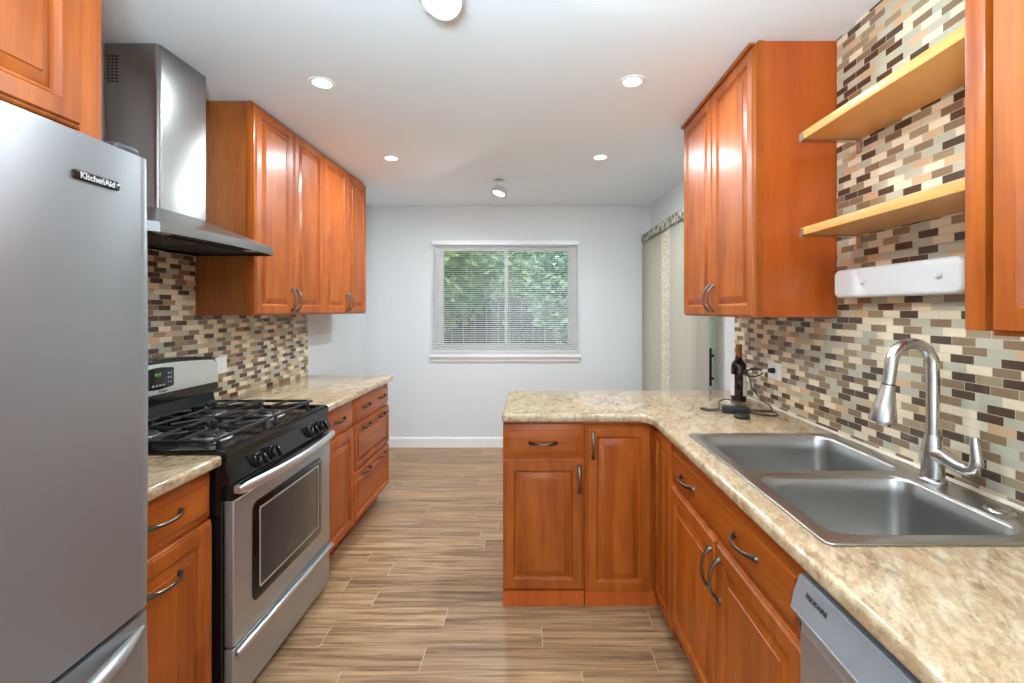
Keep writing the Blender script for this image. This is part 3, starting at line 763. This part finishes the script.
# oven door
b = new_bm(); rbox(b, -1.046, -1.014, RY0 + 0.013, RY1 - 0.018, 0.740, 0.794, 0.004); obj('door_trim', b, M_BLACK, rg)
b = new_bm(); rbox(b, -1.046, -1.012, RY0 + 0.013, RY1 - 0.018, 0.244, 0.740, 0.006, 3); od = obj('oven_door', b, M_STEEL_R, rg)
Mw = frame_matrix(Vector((-1.012, 0, 0)), Vector((0, 1, 0)), Vector((0, 0, 1)), Vector((1, 0, 0)))
b = new_bm(); slab(b, rrect(1.640, 2.172, 0.330, 0.692, 0.030), [], 0.0002, 0.003, 0.001, 1, Mw); ow = obj('window_surround', b, M_GLASSBLK, od)
b = new_bm(); slab(b, rrect(1.676, 2.136, 0.366, 0.662, 0.012), [], 0.003, 0.0042, 0.0005, 1, Mw); obj('oven_glass', b, M_OVENIN, od)
b = new_bm(); slab(b, rrect(1.676, 2.136, 0.366, 0.662, 0.012), [rrect(1.683, 2.129, 0.373, 0.655, 0.008)], 0.0042, 0.0056, 0.0005, 1, Mw); obj('glass_trim', b, M_SATIN, od)
b = new_bm(); pts = []; rs = []
for i in range(25):
    t = i / 24; k = 1 - (2 * t - 1) ** 2
    pts.append((-0.996 + 0.034 * k, 1.542 + 0.730 * t, 0.776)); rs.append(0.0185 if 0 < i < 24 else 0.012)
tube(b, pts, rs, 14, flat=(1.0, 0.62), up=(0, 0, 1))
for y in (1.556, 2.258): rbox(b, -1.024, -0.990, y - 0.012, y + 0.012, 0.764, 0.788, 0.004)
obj('oven_handle', b, M_SATIN, rg)
b = new_bm(); rbox(b, -1.046, -1.014, RY0 + 0.013, RY1 - 0.018, 0.040, 0.236, 0.005, 3); wd = obj('warming_drawer', b, M_STEEL_R, rg)
b = new_bm(); tube(b, [(-1.004, RY0 + 0.014, 0.224), (-1.002, RY0 + 0.02, 0.224), (-1.002, RY1 - 0.022, 0.224), (-1.004, RY1 - 0.017, 0.224)], [0.009, 0.012, 0.012, 0.009], 12); obj('drawer_handle', b, M_SATIN, wd)
# backguard
b = new_bm()
top = lambda y: 1.178 - 0.024 * ((y - RC) / 0.379) ** 2
out = [(RY0 + 0.004, 1.015)] ; N = 24
pts = [(RY0 + 0.0, 0.985), (RY1 - 0.0, 0.985), (RY1 - 0.006, 1.03)] + []
arc = []
for i in range(N + 1):
    y = RY1 - 0.006 - (RY1 - RY0 - 0.012) * i / N
    e = min(y - (RY0 + 0.006), RY1 - 0.006 - y)
    arc.append((y, top(y) - (0.028 * (1 - min(1, (e / 0.04))) ** 2)))
outl = pts + arc + [(RY0 + 0.006, 1.03)]
Mg = frame_matrix(Vector((-1.592, 0, 0)), Vector((0, 1, 0)), Vector((0, 0, 1)), Vector((1, 0, 0)))
slab(b, outl, [], -0.094, 0.014, 0.008, 3, Mg)
prism(b, [(-1.684, 0.912), (-1.560, 0.912), (-1.575, 0.920), (-1.590, 0.945), (-1.596, 1.0), (-1.684, 1.0)], 'y', RY0 + 0.012, RY1 - 0.012)
bgd = obj('backguard', b, M_BLACK, rg, 40)
b = new_bm()
outl = []
for i in range(N + 1):
    t = -1 + 2 * i / N; outl.append((RC + t * 0.369, 1.033 - 0.002 * t * t))
for i in range(N + 1):
    t = 1 - 2 * i / N; outl.append((RC + t * 0.366, 1.160 - 0.020 * t * t - 0.02 * max(0, (abs(t) - 0.93) / 0.07) ** 2))
slab(b, outl, [], 0.0142, 0.020, 0.002, 2, Mg); pn = obj('control_panel', b, M_PANEL, rg)
b = new_bm(); slab(b, round_poly([(RC - 0.085, 1.060), (RC - 0.02, 1.053), (RC + 0.02, 1.053), (RC + 0.085, 1.060), (RC + 0.085, 1.138), (RC + 0.02, 1.145), (RC - 0.02, 1.145), (RC - 0.085, 1.138)], 0.006, 3), [], 0.0200, 0.0225, 0.0006, 1, Mg); dp = obj('display', b, M_BLACK, pn)
b = new_bm(); text_mesh(b, '9:17', 0.018, 0.0003, Mg @ Matrix.Translation((RC, 1.115, 0.0229)), 0.0004)
obj('clock_digits', b, M_GREEN, dp, 0)
b = new_bm()
for k in range(4): rbox(b, RC - 0.03 + k * 0.018, RC - 0.018 + k * 0.018, 1.066, 1.074, 0.0224, 0.0234, 0.0004, 1, Mg)
for yy in (0.055, 0.068):
    for zz in (1.075, 1.094, 1.113): rbox(b, RC + yy - 0.004, RC + yy + 0.004, zz, zz + 0.008, 0.0224, 0.0234, 0.0004, 1, Mg)
obj('button', b, M_DWGREY, dp)
b = new_bm(); text_mesh(b, 'Amana', 0.016, 0.0002, Mg @ Matrix.Translation((RC + 0.026, 1.0440, 0.0203)), 0.0003, 0.3); obj('lettering', b, M_BLACKM, pn, 0)

# ------------------------------------------------------------------ range hood
hd_ = thing('range_hood', 'stainless steel chimney range hood mounted above the gas range', 'range hood', (-1.5, RC, 1.66))
def canopy(front_add, inset, z):
    pts = [(XL + 0.012, RY0 + inset, z)]
    xs0 = -1.288 - inset
    pts += [(-1.55, RY0 + inset, z), (-1.40, RY0 + inset, z)]
    nn = 20
    for i in range(nn + 1):
        t = -1 + 2 * i / nn; y = RC + t * (RY1 - RY0 - 2 * inset) / 2
        x = xs0 + 0.034 * (1 - t * t) - 0.030 * max(0, (abs(t) - 0.92) / 0.08) ** 2
        pts.append((x, y, z))
    pts += [(-1.40, RY1 - inset, z), (-1.55, RY1 - inset, z), (XL + 0.012, RY1 - inset, z)]
    return pts
ch = [(XL + 0.012, 1.797), (-1.60, 1.797), (-1.53, 1.797)]
for i in range(21): ch.append((-1.478, 1.797 + 0.238 * i / 20))
ch += [(-1.53, 2.060), (-1.60, 2.060), (XL + 0.012, 2.060)]
b = new_bm()
loft(b, [canopy(0, 0.006, 1.656), canopy(0, 0.0, 1.656), canopy(0, 0.0, 1.690), canopy(0, 0.004, 1.692), [(x, y, 1.790) for x, y in ch]], cap1=True)
cn = obj('canopy', b, M_STEEL_H, hd_, 25)
b = new_bm(); r0 = canopy(0, 0.006, 1.656); r1 = canopy(0, 0.006, 1.668); loft(b, [r0, r1], cap1=True); obj('underside', b, M_FILTER, hd_, 30)
for y0, y1 in ((RY0 + 0.09, RC - 0.006), (RC + 0.006, RY1 - 0.09)):
    b = new_bm(); rbox(b, -1.64, -1.395, y0, y1, 1.660, 1.669, 0.002)
    for k in range(12): box(b, -1.63 + k * 0.019, -1.622 + k * 0.019, y0 + 0.01, y1 - 0.01, 1.657, 1.661)
    obj('filter', b, M_FILTER, hd_, 30)
for y in (RY0 + 0.13, RY1 - 0.13):
    b = new_bm(); lathe(b, [(0, -0.003), (0.020, -0.003), (0.026, -0.004), (0.028, 0.0)], (-1.345, y, 1.667)); obj('hood_lamp', b, M_SATIN, hd_)
b = new_bm(); box(b, -1.372, -1.366, RC - 0.26, RC + 0.26, 1.660, 1.669); obj('baffle_slot', b, M_BLACKM, hd_, 0)
b = new_bm(); sec = round_poly([(XL + 0.012, 1.797), (-1.478, 1.797), (-1.478, 2.060), (XL + 0.012, 2.060)], [0, 0.020, 0.004, 0], 5)
loft(b, [[(x, y, z) for x, y in sec] for z in (1.789, ZC - 0.002)], cap0=True, cap1=True); cm = obj('chimney', b, M_STEEL_H, hd_, 30)
b = new_bm()
for i in range(3):
    for j in range(9): box(b, -1.680 + i * 0.016, -1.670 + i * 0.016, 1.7960, 1.801, 2.285 + j * 0.0125, 2.291 + j * 0.0125)
obj('vent_slots', b, M_BLACKM, cm, 0)

# ------------------------------------------------------------------ shelves and the white wall box
for zt, lab in ((2.028, 'upper honey maple shelf on the tiled wall near the ceiling'), (1.684, 'lower honey maple shelf on the tiled wall above the white box')):
    s = thing('wall_shelf', lab, 'shelf', (1.07, 1.28, zt - 0.03), 'honey maple wall shelves')
    b = new_bm(); rbox(b, 0.968, XR - 0.012, 0.915, 1.655, zt - 0.028, zt, 0.002); obj('board', b, M_MAPLE, s)
    for yb in (1.648, 0.98):
        b = new_bm(); box(b, 0.972, XR - 0.013, yb - 0.014, yb + 0.010, zt - 0.0325, zt - 0.0282)
        box(b, XR - 0.0165, XR - 0.012, yb - 0.014, yb + 0.010, zt - 0.075, zt - 0.0282)
        if yb > 1.5: box(b, 0.965, 0.9676, yb - 0.014, yb + 0.010, zt - 0.0325, zt - 0.004)
        obj('bracket', b, M_NICKEL, s, 0)
s = thing('wall_dispenser', 'long white plastic box with two round knobs under the lower shelf', 'wall box', (1.15, 1.45, 1.43))
Mx = frame_matrix(Vector((XR - 0.0105, 0, 0)), Vector((0, -1, 0)), Vector((0, 0, 1)), Vector((-1, 0, 0)))
b = new_bm(); slab(b, rrect(-1.700, -1.190, 1.430, 1.532, 0.024), [], 0.0, 0.062, 0.012, 4, Mx); obj('shell', b, M_WHITE, s)
for ky in (1.545, 1.255):
    b = new_bm(); lathe(b, [(0, 0.012), (0.006, 0.0115), (0.0095, 0.008), (0.010, 0.004), (0.006, 0.0), (0, 0)], (0, 0, 0), 16, frame_matrix(Vector((XR - 0.0725, ky, 1.484)), Vector((0, -1, 0)), Vector((0, 0, 1)), Vector((-1, 0, 0)))); obj('knob', b, M_WHITE, s)

# ------------------------------------------------------------------ things on the counter
M_BOTTLE = plain('dark_wine_glass', srgb(30, 8, 10), 0.06)
M_FOIL = plain('copper_gold_foil', srgb(150, 98, 50), 0.38, 0.5)
M_LABEL = plain('white_paper_label', srgb(232, 230, 226), 0.7)
BX, BY = 1.094, 2.43
wb = thing('wine_bottle', 'dark wine bottle with gold neck foil standing at the tiled wall', 'bottle', (BX, BY, ZT))
b = new_bm(); lathe(b, [(0, 0.004), (0.030, 0.0), (0.0365, 0.003), (0.0385, 0.010), (0.0385, 0.172), (0.0375, 0.186), (0.0335, 0.199), (0.0255, 0.211), (0.0185, 0.221), (0.0150, 0.232), (0.0145, 0.285), (0.0160, 0.287), (0.0160, 0.296), (0.012, 0.298), (0, 0.298)], (BX, BY, ZT), 32); bt = obj('glass', b, M_BOTTLE, wb)
b = new_bm(); lathe(b, [(0.0156, 0.236), (0.0152, 0.284), (0.0167, 0.286), (0.0167, 0.297), (0.012, 0.2992), (0, 0.2994)], (BX, BY, ZT), 24); obj('neck_foil', b, M_FOIL, wb)
b = new_bm(); ca = math.atan2(-BY, -BX); rings = []
for z in (0.030, 0.142):
    rings.append([(BX + 0.0390 * math.cos(ca + R(32) + R(296) * k / 40), BY + 0.0390 * math.sin(ca + R(32) + R(296) * k / 40), ZT + z) for k in range(41)])
loft(b, rings, close=False); obj('paper_label', b, M_LABEL, wb)
# adapter, cords and plug
pa = thing('power_adapter', 'black power adapter with looping cord plugged into the tiled wall', 'adapter', (0.94, 2.14, ZT))
Ma = Matrix.Translation((0.945, 2.135, ZT)) @ Matrix.Rotation(R(-14), 4, 'Z')
b = new_bm(); rbox(b, -0.058, 0.058, -0.024, 0.024, 0.0005, 0.032, 0.005, 3, Ma); obj('adapter_body', b, M_BLACKM, pa)
def spline(pts, n=8):
    P = [Vector(p) for p in pts]; P = [P[0] * 2 - P[1]] + P + [P[-1] * 2 - P[-2]]; out = []
    for i in range(1, len(P) - 2):
        p0, p1, p2, p3 = P[i - 1:i + 3]
        for k in range(n):
            t = k / n; out.append(0.5 * ((2 * p1) + (p2 - p0) * t + (2 * p0 - 5 * p1 + 4 * p2 - p3) * t * t + (3 * p1 - p0 - 3 * p2 + p3) * t ** 3))
    out.append(P[-2]); return out
zc = ZT + 0.0035
b = new_bm()
tube(b, spline([(1.120, 2.235, 1.094), (1.092, 2.245, 1.095), (1.055, 2.26, 1.088), (1.045, 2.265, 1.070), (1.075, 2.25, 1.058), (1.110, 2.235, 1.068), (1.118, 2.23, 1.090), (1.085, 2.25, 1.100), (1.060, 2.26, 1.080), (1.068, 2.25, 1.045), (1.076, 2.24, 1.00), (1.105, 2.21, 0.955),
                (1.135, 2.185, 0.925), (1.135, 2.175, zc), (1.09, 2.165, zc), (1.035, 2.185, zc), (1.010, 2.250, zc), (0.995, 2.155, 0.915), (0.985, 2.132, 0.916)]), 0.0033, 6)
obj('mains_cord', b, M_BLACKM, pa)
b = new_bm()
tube(b, spline([(1.000, 2.118, 0.914), (1.03, 2.09, zc), (1.085, 2.06, zc), (1.125, 2.10, zc), (1.120, 2.145, zc), (1.06, 2.135, zc + 0.006), (1.01, 2.20, zc), (0.99, 2.30, 0.935), (0.95, 2.32, 0.925), (0.91, 2.24, 0.917), (0.885, 2.18, 0.917), (0.85, 2.20, zc), (0.82, 2.235, zc), (0.815, 2.19, zc), (0.84, 2.17, zc), (0.889, 2.15, 0.914)]), 0.0030, 6)
obj('output_cord', b, M_BLACKM, pa)
Mp = frame_matrix(Vector((XR - 0.018, 2.222, 1.092)), Vector((0, 1, 0)), Vector((0, 0, 1)), Vector((-1, 0, 0)))
b = new_bm(); lathe(b, [(0, 0), (0.013, 0), (0.014, 0.006), (0.011, 0.022), (0.007, 0.036), (0, 0.037)], seg=14, M=Mp); obj('plug', b, M_BLACKM, pa)
b = new_bm(); lathe(b, [(0, 0.034), (0.008, 0.034), (0.009, 0.040), (0.007, 0.056), (0, 0.058)], seg=12, M=Mp); obj('plug_collar', b, M_WHITE, pa)
b = new_bm(); lathe(b, [(0, 0.0), (0.030, 0.0), (0.034, 0.003), (0.034, 0.011), (0.030, 0.015), (0.022, 0.0155), (0, 0.0145)], (0.930, 2.035, ZT + 0.0003), 28)
tag(obj('charging_puck', b, M_BLACKM, root=(0.930, 2.035, ZT)), 'small flat black puck lying in front of the black power adapter', 'puck')

# outlets
def outlet(label, x, y, z, sgn, w, h, vert):
    o = thing('wall_outlet', label, 'outlet', (x, y, z))
    M = frame_matrix(Vector((x, y, z)), Vector((0, 1, 0)), Vector((0, 0, 1)), Vector((sgn, 0, 0)))
    b = new_bm(); slab(b, rrect(-w / 2, w / 2, -h / 2, h / 2, 0.006), [], 0.0, 0.006, 0.002, 2, M); obj('cover_plate', b, M_WHITE, o)
    for s in (-1, 1):
        c = (0, s * 0.020) if vert else (s * 0.020, 0)
        b = new_bm(); slab(b, rrect(c[0] - 0.014, c[0] + 0.014, c[1] - 0.014, c[1] + 0.014, 0.008), [], 0.006, 0.0075, 0.0005, 1, M)
        so = obj('socket', b, M_WHITE, o)
        b = new_bm()
        for q in (-0.0055, 0.0055): box(b, c[0] + q - 0.001, c[0] + q + 0.001, c[1] - 0.004, c[1] + 0.004, 0.0070, 0.0078)
        bmesh.ops.transform(b, matrix=M, verts=b.verts); obj('slots', b, M_DGREY, so, 0)
    return o
outlet('white outlet plate holding the black plug on the right tiled wall', XR - 0.010, 2.225, 1.090, -1, 0.122, 0.085, False)
outlet('white outlet plate on the left tiled wall beside the range', XL + 0.010, 2.462, 1.090, 1, 0.085, 0.090, True)

# ------------------------------------------------------------------ window blind and vertical blind
wbld = thing('window_blind', 'white horizontal mini blind hanging over the far window', 'blind', (-0.28, YB - 0.03, 0.96))
BX0, BX1 = -1.016, 0.451
b = new_bm(); rbox(b, BX0, BX1, YB - 0.046, YB - 0.006, 2.045, 2.085, 0.003); box(b, BX0 - 0.002, BX1 + 0.002, YB - 0.050, YB - 0.046, 2.040, 2.078); obj('headrail', b, M_WHITE, wbld)
b = new_bm(); zz = 2.030
while zz > 0.985:
    n = 4; top_ = []; bot = []
    tilt = R(13)
    for k in range(n + 1):
        t = k / n - 0.5; yy = YB - 0.026 + 0.024 * t * math.cos(tilt); z_ = zz + 0.024 * t * math.sin(tilt) + 0.0016 * (1 - 4 * t * t)
        top_.append((yy, z_ + 0.0003)); bot.append((yy, z_ - 0.0003))
    loft(b, [[(x, y, z) for y, z in top_ + bot[::-1]] for x in (BX0 + 0.004, BX1 - 0.004)], cap0=True, cap1=True)
    zz -= 0.0213
obj('slats', b, M_WHITE, wbld)
b = new_bm(); rbox(b, BX0 + 0.003, BX1 - 0.003, YB - 0.038, YB - 0.014, 0.966, 0.978, 0.003); obj('bottom_rail', b, M_WHITE, wbld)
b = new_bm()
for xx in (-0.90, -0.62, -0.28, 0.06, 0.34):
    for yy in (YB - 0.039, YB - 0.013): tube(b, [(xx, yy, 2.045), (xx, yy, 0.975)], 0.0006, 5)
obj('ladder_cords', b, M_WHITE, wbld)

def fabric(name, col, lace=False):
    t = NT(name)
    n = t.noise(t.coords((60, 60, 3)), 2.0, 3)
    c = t.mix(t.math('MULTIPLY', n, 0.25), col, tuple(k * 0.7 for k in col[:3]) + (1,))
    if lace:
        vo = t.add('ShaderNodeTexVoronoi'); t.l.new(t.coords((1, 1, 1)), vo.inputs['Vector']); vo.inputs['Scale'].default_value = 48
        c = t.mix(t.ramp(vo.outputs['Distance'], [(0.15, (0, 0, 0, 1)), (0.5, (1, 1, 1, 1))]), srgb(250, 247, 238), srgb(214, 206, 186))
    tr = t.add('ShaderNodeBsdfTranslucent'); t.l.new(c, tr.inputs[0])
    t.P(Base_Color=c, Roughness=0.8)
    mx = t.add('ShaderNodeMixShader'); mx.inputs[0].default_value = 0.35 if not lace else 0.25
    t.l.new(t.b.outputs[0], mx.inputs[1]); t.l.new(tr.outputs[0], mx.inputs[2]); t.l.new(mx.outputs[0], t.out.inputs[0])
    return t.m
M_VANE = fabric('grey_linen_vane', srgb(196, 190, 178))
M_LACE = fabric('cream_lace_vane', srgb(240, 236, 222), True)
XB = 1.10
vb = thing('vertical_blind', 'grey fabric vertical blind hanging in front of the sliding glass door', 'blind', (XB, 3.75, 0.03))
def track_mat():
    t = NT('dark_patterned_valance'); vo = t.add('ShaderNodeTexVoronoi'); t.l.new(t.coords((0.3, 1, 1)), vo.inputs['Vector']); vo.inputs['Scale'].default_value = 26
    c = t.ramp(vo.outputs['Distance'], [(0.2, srgb(62, 60, 50)), (0.45, srgb(120, 118, 100)), (0.7, srgb(186, 184, 168))])
    return t.P(Base_Color=c, Roughness=0.6)
b = new_bm(); rbox(b, XB - 0.022, XB + 0.022, 2.93, 4.535, 2.095, 2.128, 0.003); obj('headrail', b, M_DGREY, vb)
b = new_bm(); rings = []
for i in range(161):
    y = 2.93 + 1.605 * i / 160; dz = 0.018 * abs(math.sin(math.pi * (y - 2.93) / 0.076))
    rings.append([(XB - 0.024, y, 2.124), (XB - 0.024, y, 2.062 - dz), (XB - 0.027, y, 2.062 - dz), (XB - 0.027, y, 2.124)])
loft(b, rings, cap0=True, cap1=True); obj('valance', b, track_mat(), vb, 0)
vb_l = [(4.50 - 0.083 * k) for k in range(20)]
for k, y in enumerate(vb_l):
    lace = 3.64 < y < 3.89
    ang = R(16 if not lace else 8); ww = 0.092
    b = new_bm(); sec = []
    for i in range(7):
        t = i / 6 - 0.5; px_, py_ = 0.006 * (1 - 4 * t * t), ww * t
        sec.append((XB - 0.004 + px_ * math.cos(ang) - py_ * math.sin(ang) * (1), y + py_ * math.cos(ang) + px_ * math.sin(ang)))
    sec2 = [(x + 0.0008, yy) for x, yy in sec][::-1]
    loft(b, [[(x, yy, z) for x, yy in sec + sec2] for z in (0.04, 2.098)], cap0=True, cap1=True)
    v = obj('vane', b, M_LACE if lace else M_VANE, vb)
    if lace: v['label'] = 'pale lace patterned vane'

# ------------------------------------------------------------------ floor register
fv = thing('floor_register', 'small metal floor register at the foot of the far wall', 'floor vent', (-0.15, 4.46, 0))
M_REG = plain('tan_register_metal', srgb(150, 124, 98), 0.4, 0.3)
b = new_bm(); slab(b, rrect(-0.31, 0.0, 4.41, 4.515, 0.006), [rrect(-0.285 + 0.026 * k, -0.285 + 0.026 * k + 0.012, 4.43, 4.495, 0.003, 2) for k in range(10)], 0.0, 0.006, 0.002, 1); obj('cover', b, M_REG, fv)
b = new_bm(); box(b, -0.30, -0.01, 4.42, 4.505, 0.0002, 0.0012); obj('grille_back', b, M_BLACKM, fv, 0)

# ------------------------------------------------------------------ ceiling lights
G_REC = 'recessed ceiling lights'
def recessed(label, x, y, k=1.0):
    t = thing('recessed_light', label, 'ceiling light', (x, y, ZC), G_REC)
    b = new_bm(); lathe(b, [(0.040, -0.0005), (0.043, -0.004), (0.055, -0.006), (0.059, -0.003), (0.060, 0.0)], (x, y, ZC), 32); obj('trim_ring', b, M_TRIM, t)
    b = new_bm(); lathe(b, [(0.0, -0.0025), (0.042, -0.0025)], (x, y, ZC), 32); obj('lens', b, M_LENS, t)
    lamp('recessed_lamp', 'AREA', (x, y, ZC - 0.009), (0, 0, 0), DOWNLIGHT_W * k, (0.83, 0.945, 1.0), shape='DISK', size=0.075)
recessed('recessed ceiling light nearest the left wall cabinets and hood', -0.98, 2.115)
recessed('recessed ceiling light nearest the right wall cabinet over the peninsula', 0.455, 2.10)
recessed('recessed ceiling light at the far end of the left row', -0.985, 3.16)
recessed('recessed ceiling light at the far end of the right row', 0.460, 3.14)
for x, y in ((-0.5, 0.55), (0.455, 0.55), (-0.6, -1.0), (0.455, -1.0)): recessed('added recessed ceiling light in the near part of the room, out of view', x, y, 0.2)  # unseen extra lights, added to brighten the near part of the room

G_PEN = 'white ceiling spotlights'
def spot(label, x, y, aim):
    t = thing('ceiling_spotlight', label, 'ceiling spotlight', (x, y, ZC), G_PEN)
    b = new_bm(); lathe(b, [(0.0, -0.010), (0.034, -0.010), (0.040, -0.006), (0.042, 0.0)], (x, y, ZC), 24); obj('ceiling_plate', b, M_NICKEL, t)
    n = Vector(aim).normalized(); tilt = (-n).to_track_quat('Z', 'X').to_matrix().to_4x4()
    C = Vector((x, y, ZC - 0.110))
    b = new_bm(); tube(b, [(x, y, ZC - 0.008), (x, y, ZC - 0.055)], 0.006, 10); tube(b, [(x, y, ZC - 0.055), C - n * 0.030], 0.009, 10); obj('stem', b, M_WHITE, t)
    b = new_bm(); lathe(b, [(0.0, 0.052), (0.035, 0.050), (0.052, 0.040), (0.062, 0.020), (0.068, -0.006), (0.066, -0.009), (0.056, -0.007), (0.048, 0.003)], C, 32, tilt); sh = obj('shade', b, plain('white_shade_unlit_grey', srgb(176, 177, 178), 0.45), t)  # white shade given a grey colour, standing in for its unlit side
    b = new_bm(); lathe(b, [(0.0, -0.004), (0.034, -0.002), (0.049, 0.003)], C, 28, tilt); obj('lens', b, M_LENS, sh)
    lamp('spotlight_lamp', 'AREA', C + n * 0.014, tilt.to_euler(), PENDANT_W, (0.83, 0.945, 1.0), shape='DISK', size=0.09)
spot('white ceiling spotlight on a short stem near the far wall', -0.28, 3.69, (-0.25, -0.2, -0.95))
spot('white ceiling spotlight closest to the camera, above the aisle', -0.28, 1.37, (0.5, -0.8, -0.2))

# ------------------------------------------------------------------ outdoors
def foliage_mat(name, c1, c2):
    t = NT(name); oi = t.noise(t.coords(), 3.0, 3)
    c = t.ramp(oi, [(0.35, c1), (0.65, c2)]); tr = t.add('ShaderNodeBsdfTranslucent'); t.l.new(c, tr.inputs[0])
    t.P(Base_Color=c, Roughness=0.6); mx = t.add('ShaderNodeMixShader'); mx.inputs[0].default_value = 0.35
    t.l.new(t.b.outputs[0], mx.inputs[1]); t.l.new(tr.outputs[0], mx.inputs[2]); t.l.new(mx.outputs[0], t.out.inputs[0]); return t.m
M_LEAF1 = foliage_mat('leaf_pale_green', srgb(140, 172, 112), srgb(200, 218, 160))
M_LEAF2 = foliage_mat('leaf_blue_green', srgb(124, 162, 132), srgb(178, 206, 176))
M_BARK = plain('grey_bark', srgb(96, 84, 72), 0.9)
rnd = random.Random(5)
def tree(label, x, y, h, rad, n, mat, crown0, seed):
    rd = random.Random(seed)
    t = thing('garden_tree', label, 'tree', (x, y, 0.0))
    b = new_bm(); tube(b, [(x, y, -0.15), (x + 0.03, y, h * 0.4), (x - 0.04, y + 0.05, h * 0.75)], [0.09, 0.07, 0.03], 8)
    for k in range(6):
        a = rd.random() * 6.28; z0 = h * (0.3 + 0.08 * k); tube(b, [(x, y, z0), (x + math.cos(a) * rad * 0.4, y + math.sin(a) * rad * 0.4, z0 + 0.35), (x + math.cos(a) * rad * 0.75, y + math.sin(a) * rad * 0.75, z0 + 0.55)], [0.03, 0.02, 0.008], 6)
    obj('trunk', b, M_BARK, t)
    b = new_bm(); zc_ = (crown0 + h) / 2; hz = (h - crown0) / 2
    for k in range(n):
        while True:
            p = Vector((rd.uniform(-1, 1), rd.uniform(-1, 1), rd.uniform(-1, 1)))
            if 0.25 < p.length < 1: break
        p = p * (0.75 + 0.25 * rd.random())
        c = Vector((x + p.x * rad, y + p.y * rad, zc_ + p.z * hz))
        q = Vector((rd.gauss(0, 1), rd.gauss(0, 1), rd.gauss(0, 1))).normalized(); r_ = q.orthogonal().normalized(); L = rd.uniform(0.05, 0.11)
        b.faces.new([b.verts.new(c + v) for v in (q * L, r_ * L * 0.42 + q * 0.2 * L, -q * L, -r_ * L * 0.42 + q * 0.2 * L)])
    obj('crown', b, mat, t, 0)
tree('pale green leafy tree outside the left pane of the window', -1.9, 7.8, 3.6, 1.55, 9000, M_LEAF1, 0.9, 1)
tree('blue green leafy tree outside the right pane of the window', 1.25, 7.9, 3.5, 1.55, 9000, M_LEAF2, 0.5, 2)
tree('pale green tree beyond the sliding glass door', 4.0, 4.2, 3.4, 1.5, 5000, M_LEAF1, 0.2, 3)
tree('bright green bushy tree outside the middle of the window', -0.3, 11.6, 4.6, 1.7, 7000, M_LEAF1, 0.6, 4)
b = new_bm(); box(b, -14, 14, YR - 6, 16, -0.30, -0.12)
g_ = tag(obj('lawn_ground', b, plain('lawn_green', srgb(112, 134, 84), 0.9), smooth=0), 'green lawn outside the window and sliding door', None, None, 'structure')
M_FENCE = wood('weathered_grey_fence', 'h', srgb(128, 122, 112), srgb(98, 92, 84), 0.8, 0.0)
ft = thing('garden_fence', 'weathered grey board fence behind the garden trees', 'fence', (0, 9.8, -0.12))
b = new_bm()
for k in range(56):
    x = -7 + k * 0.25; rbox(b, x, x + 0.235, 9.8, 9.82, -0.10, 1.65, 0.003, 1)
obj('boards', b, M_FENCE, ft, 0)
for k in range(8):
    b = new_bm(); box(b, -7 + k * 1.95, -6.9 + k * 1.95, 9.82, 9.92, -0.12, 1.70); obj('post', b, M_FENCE, ft, 0)
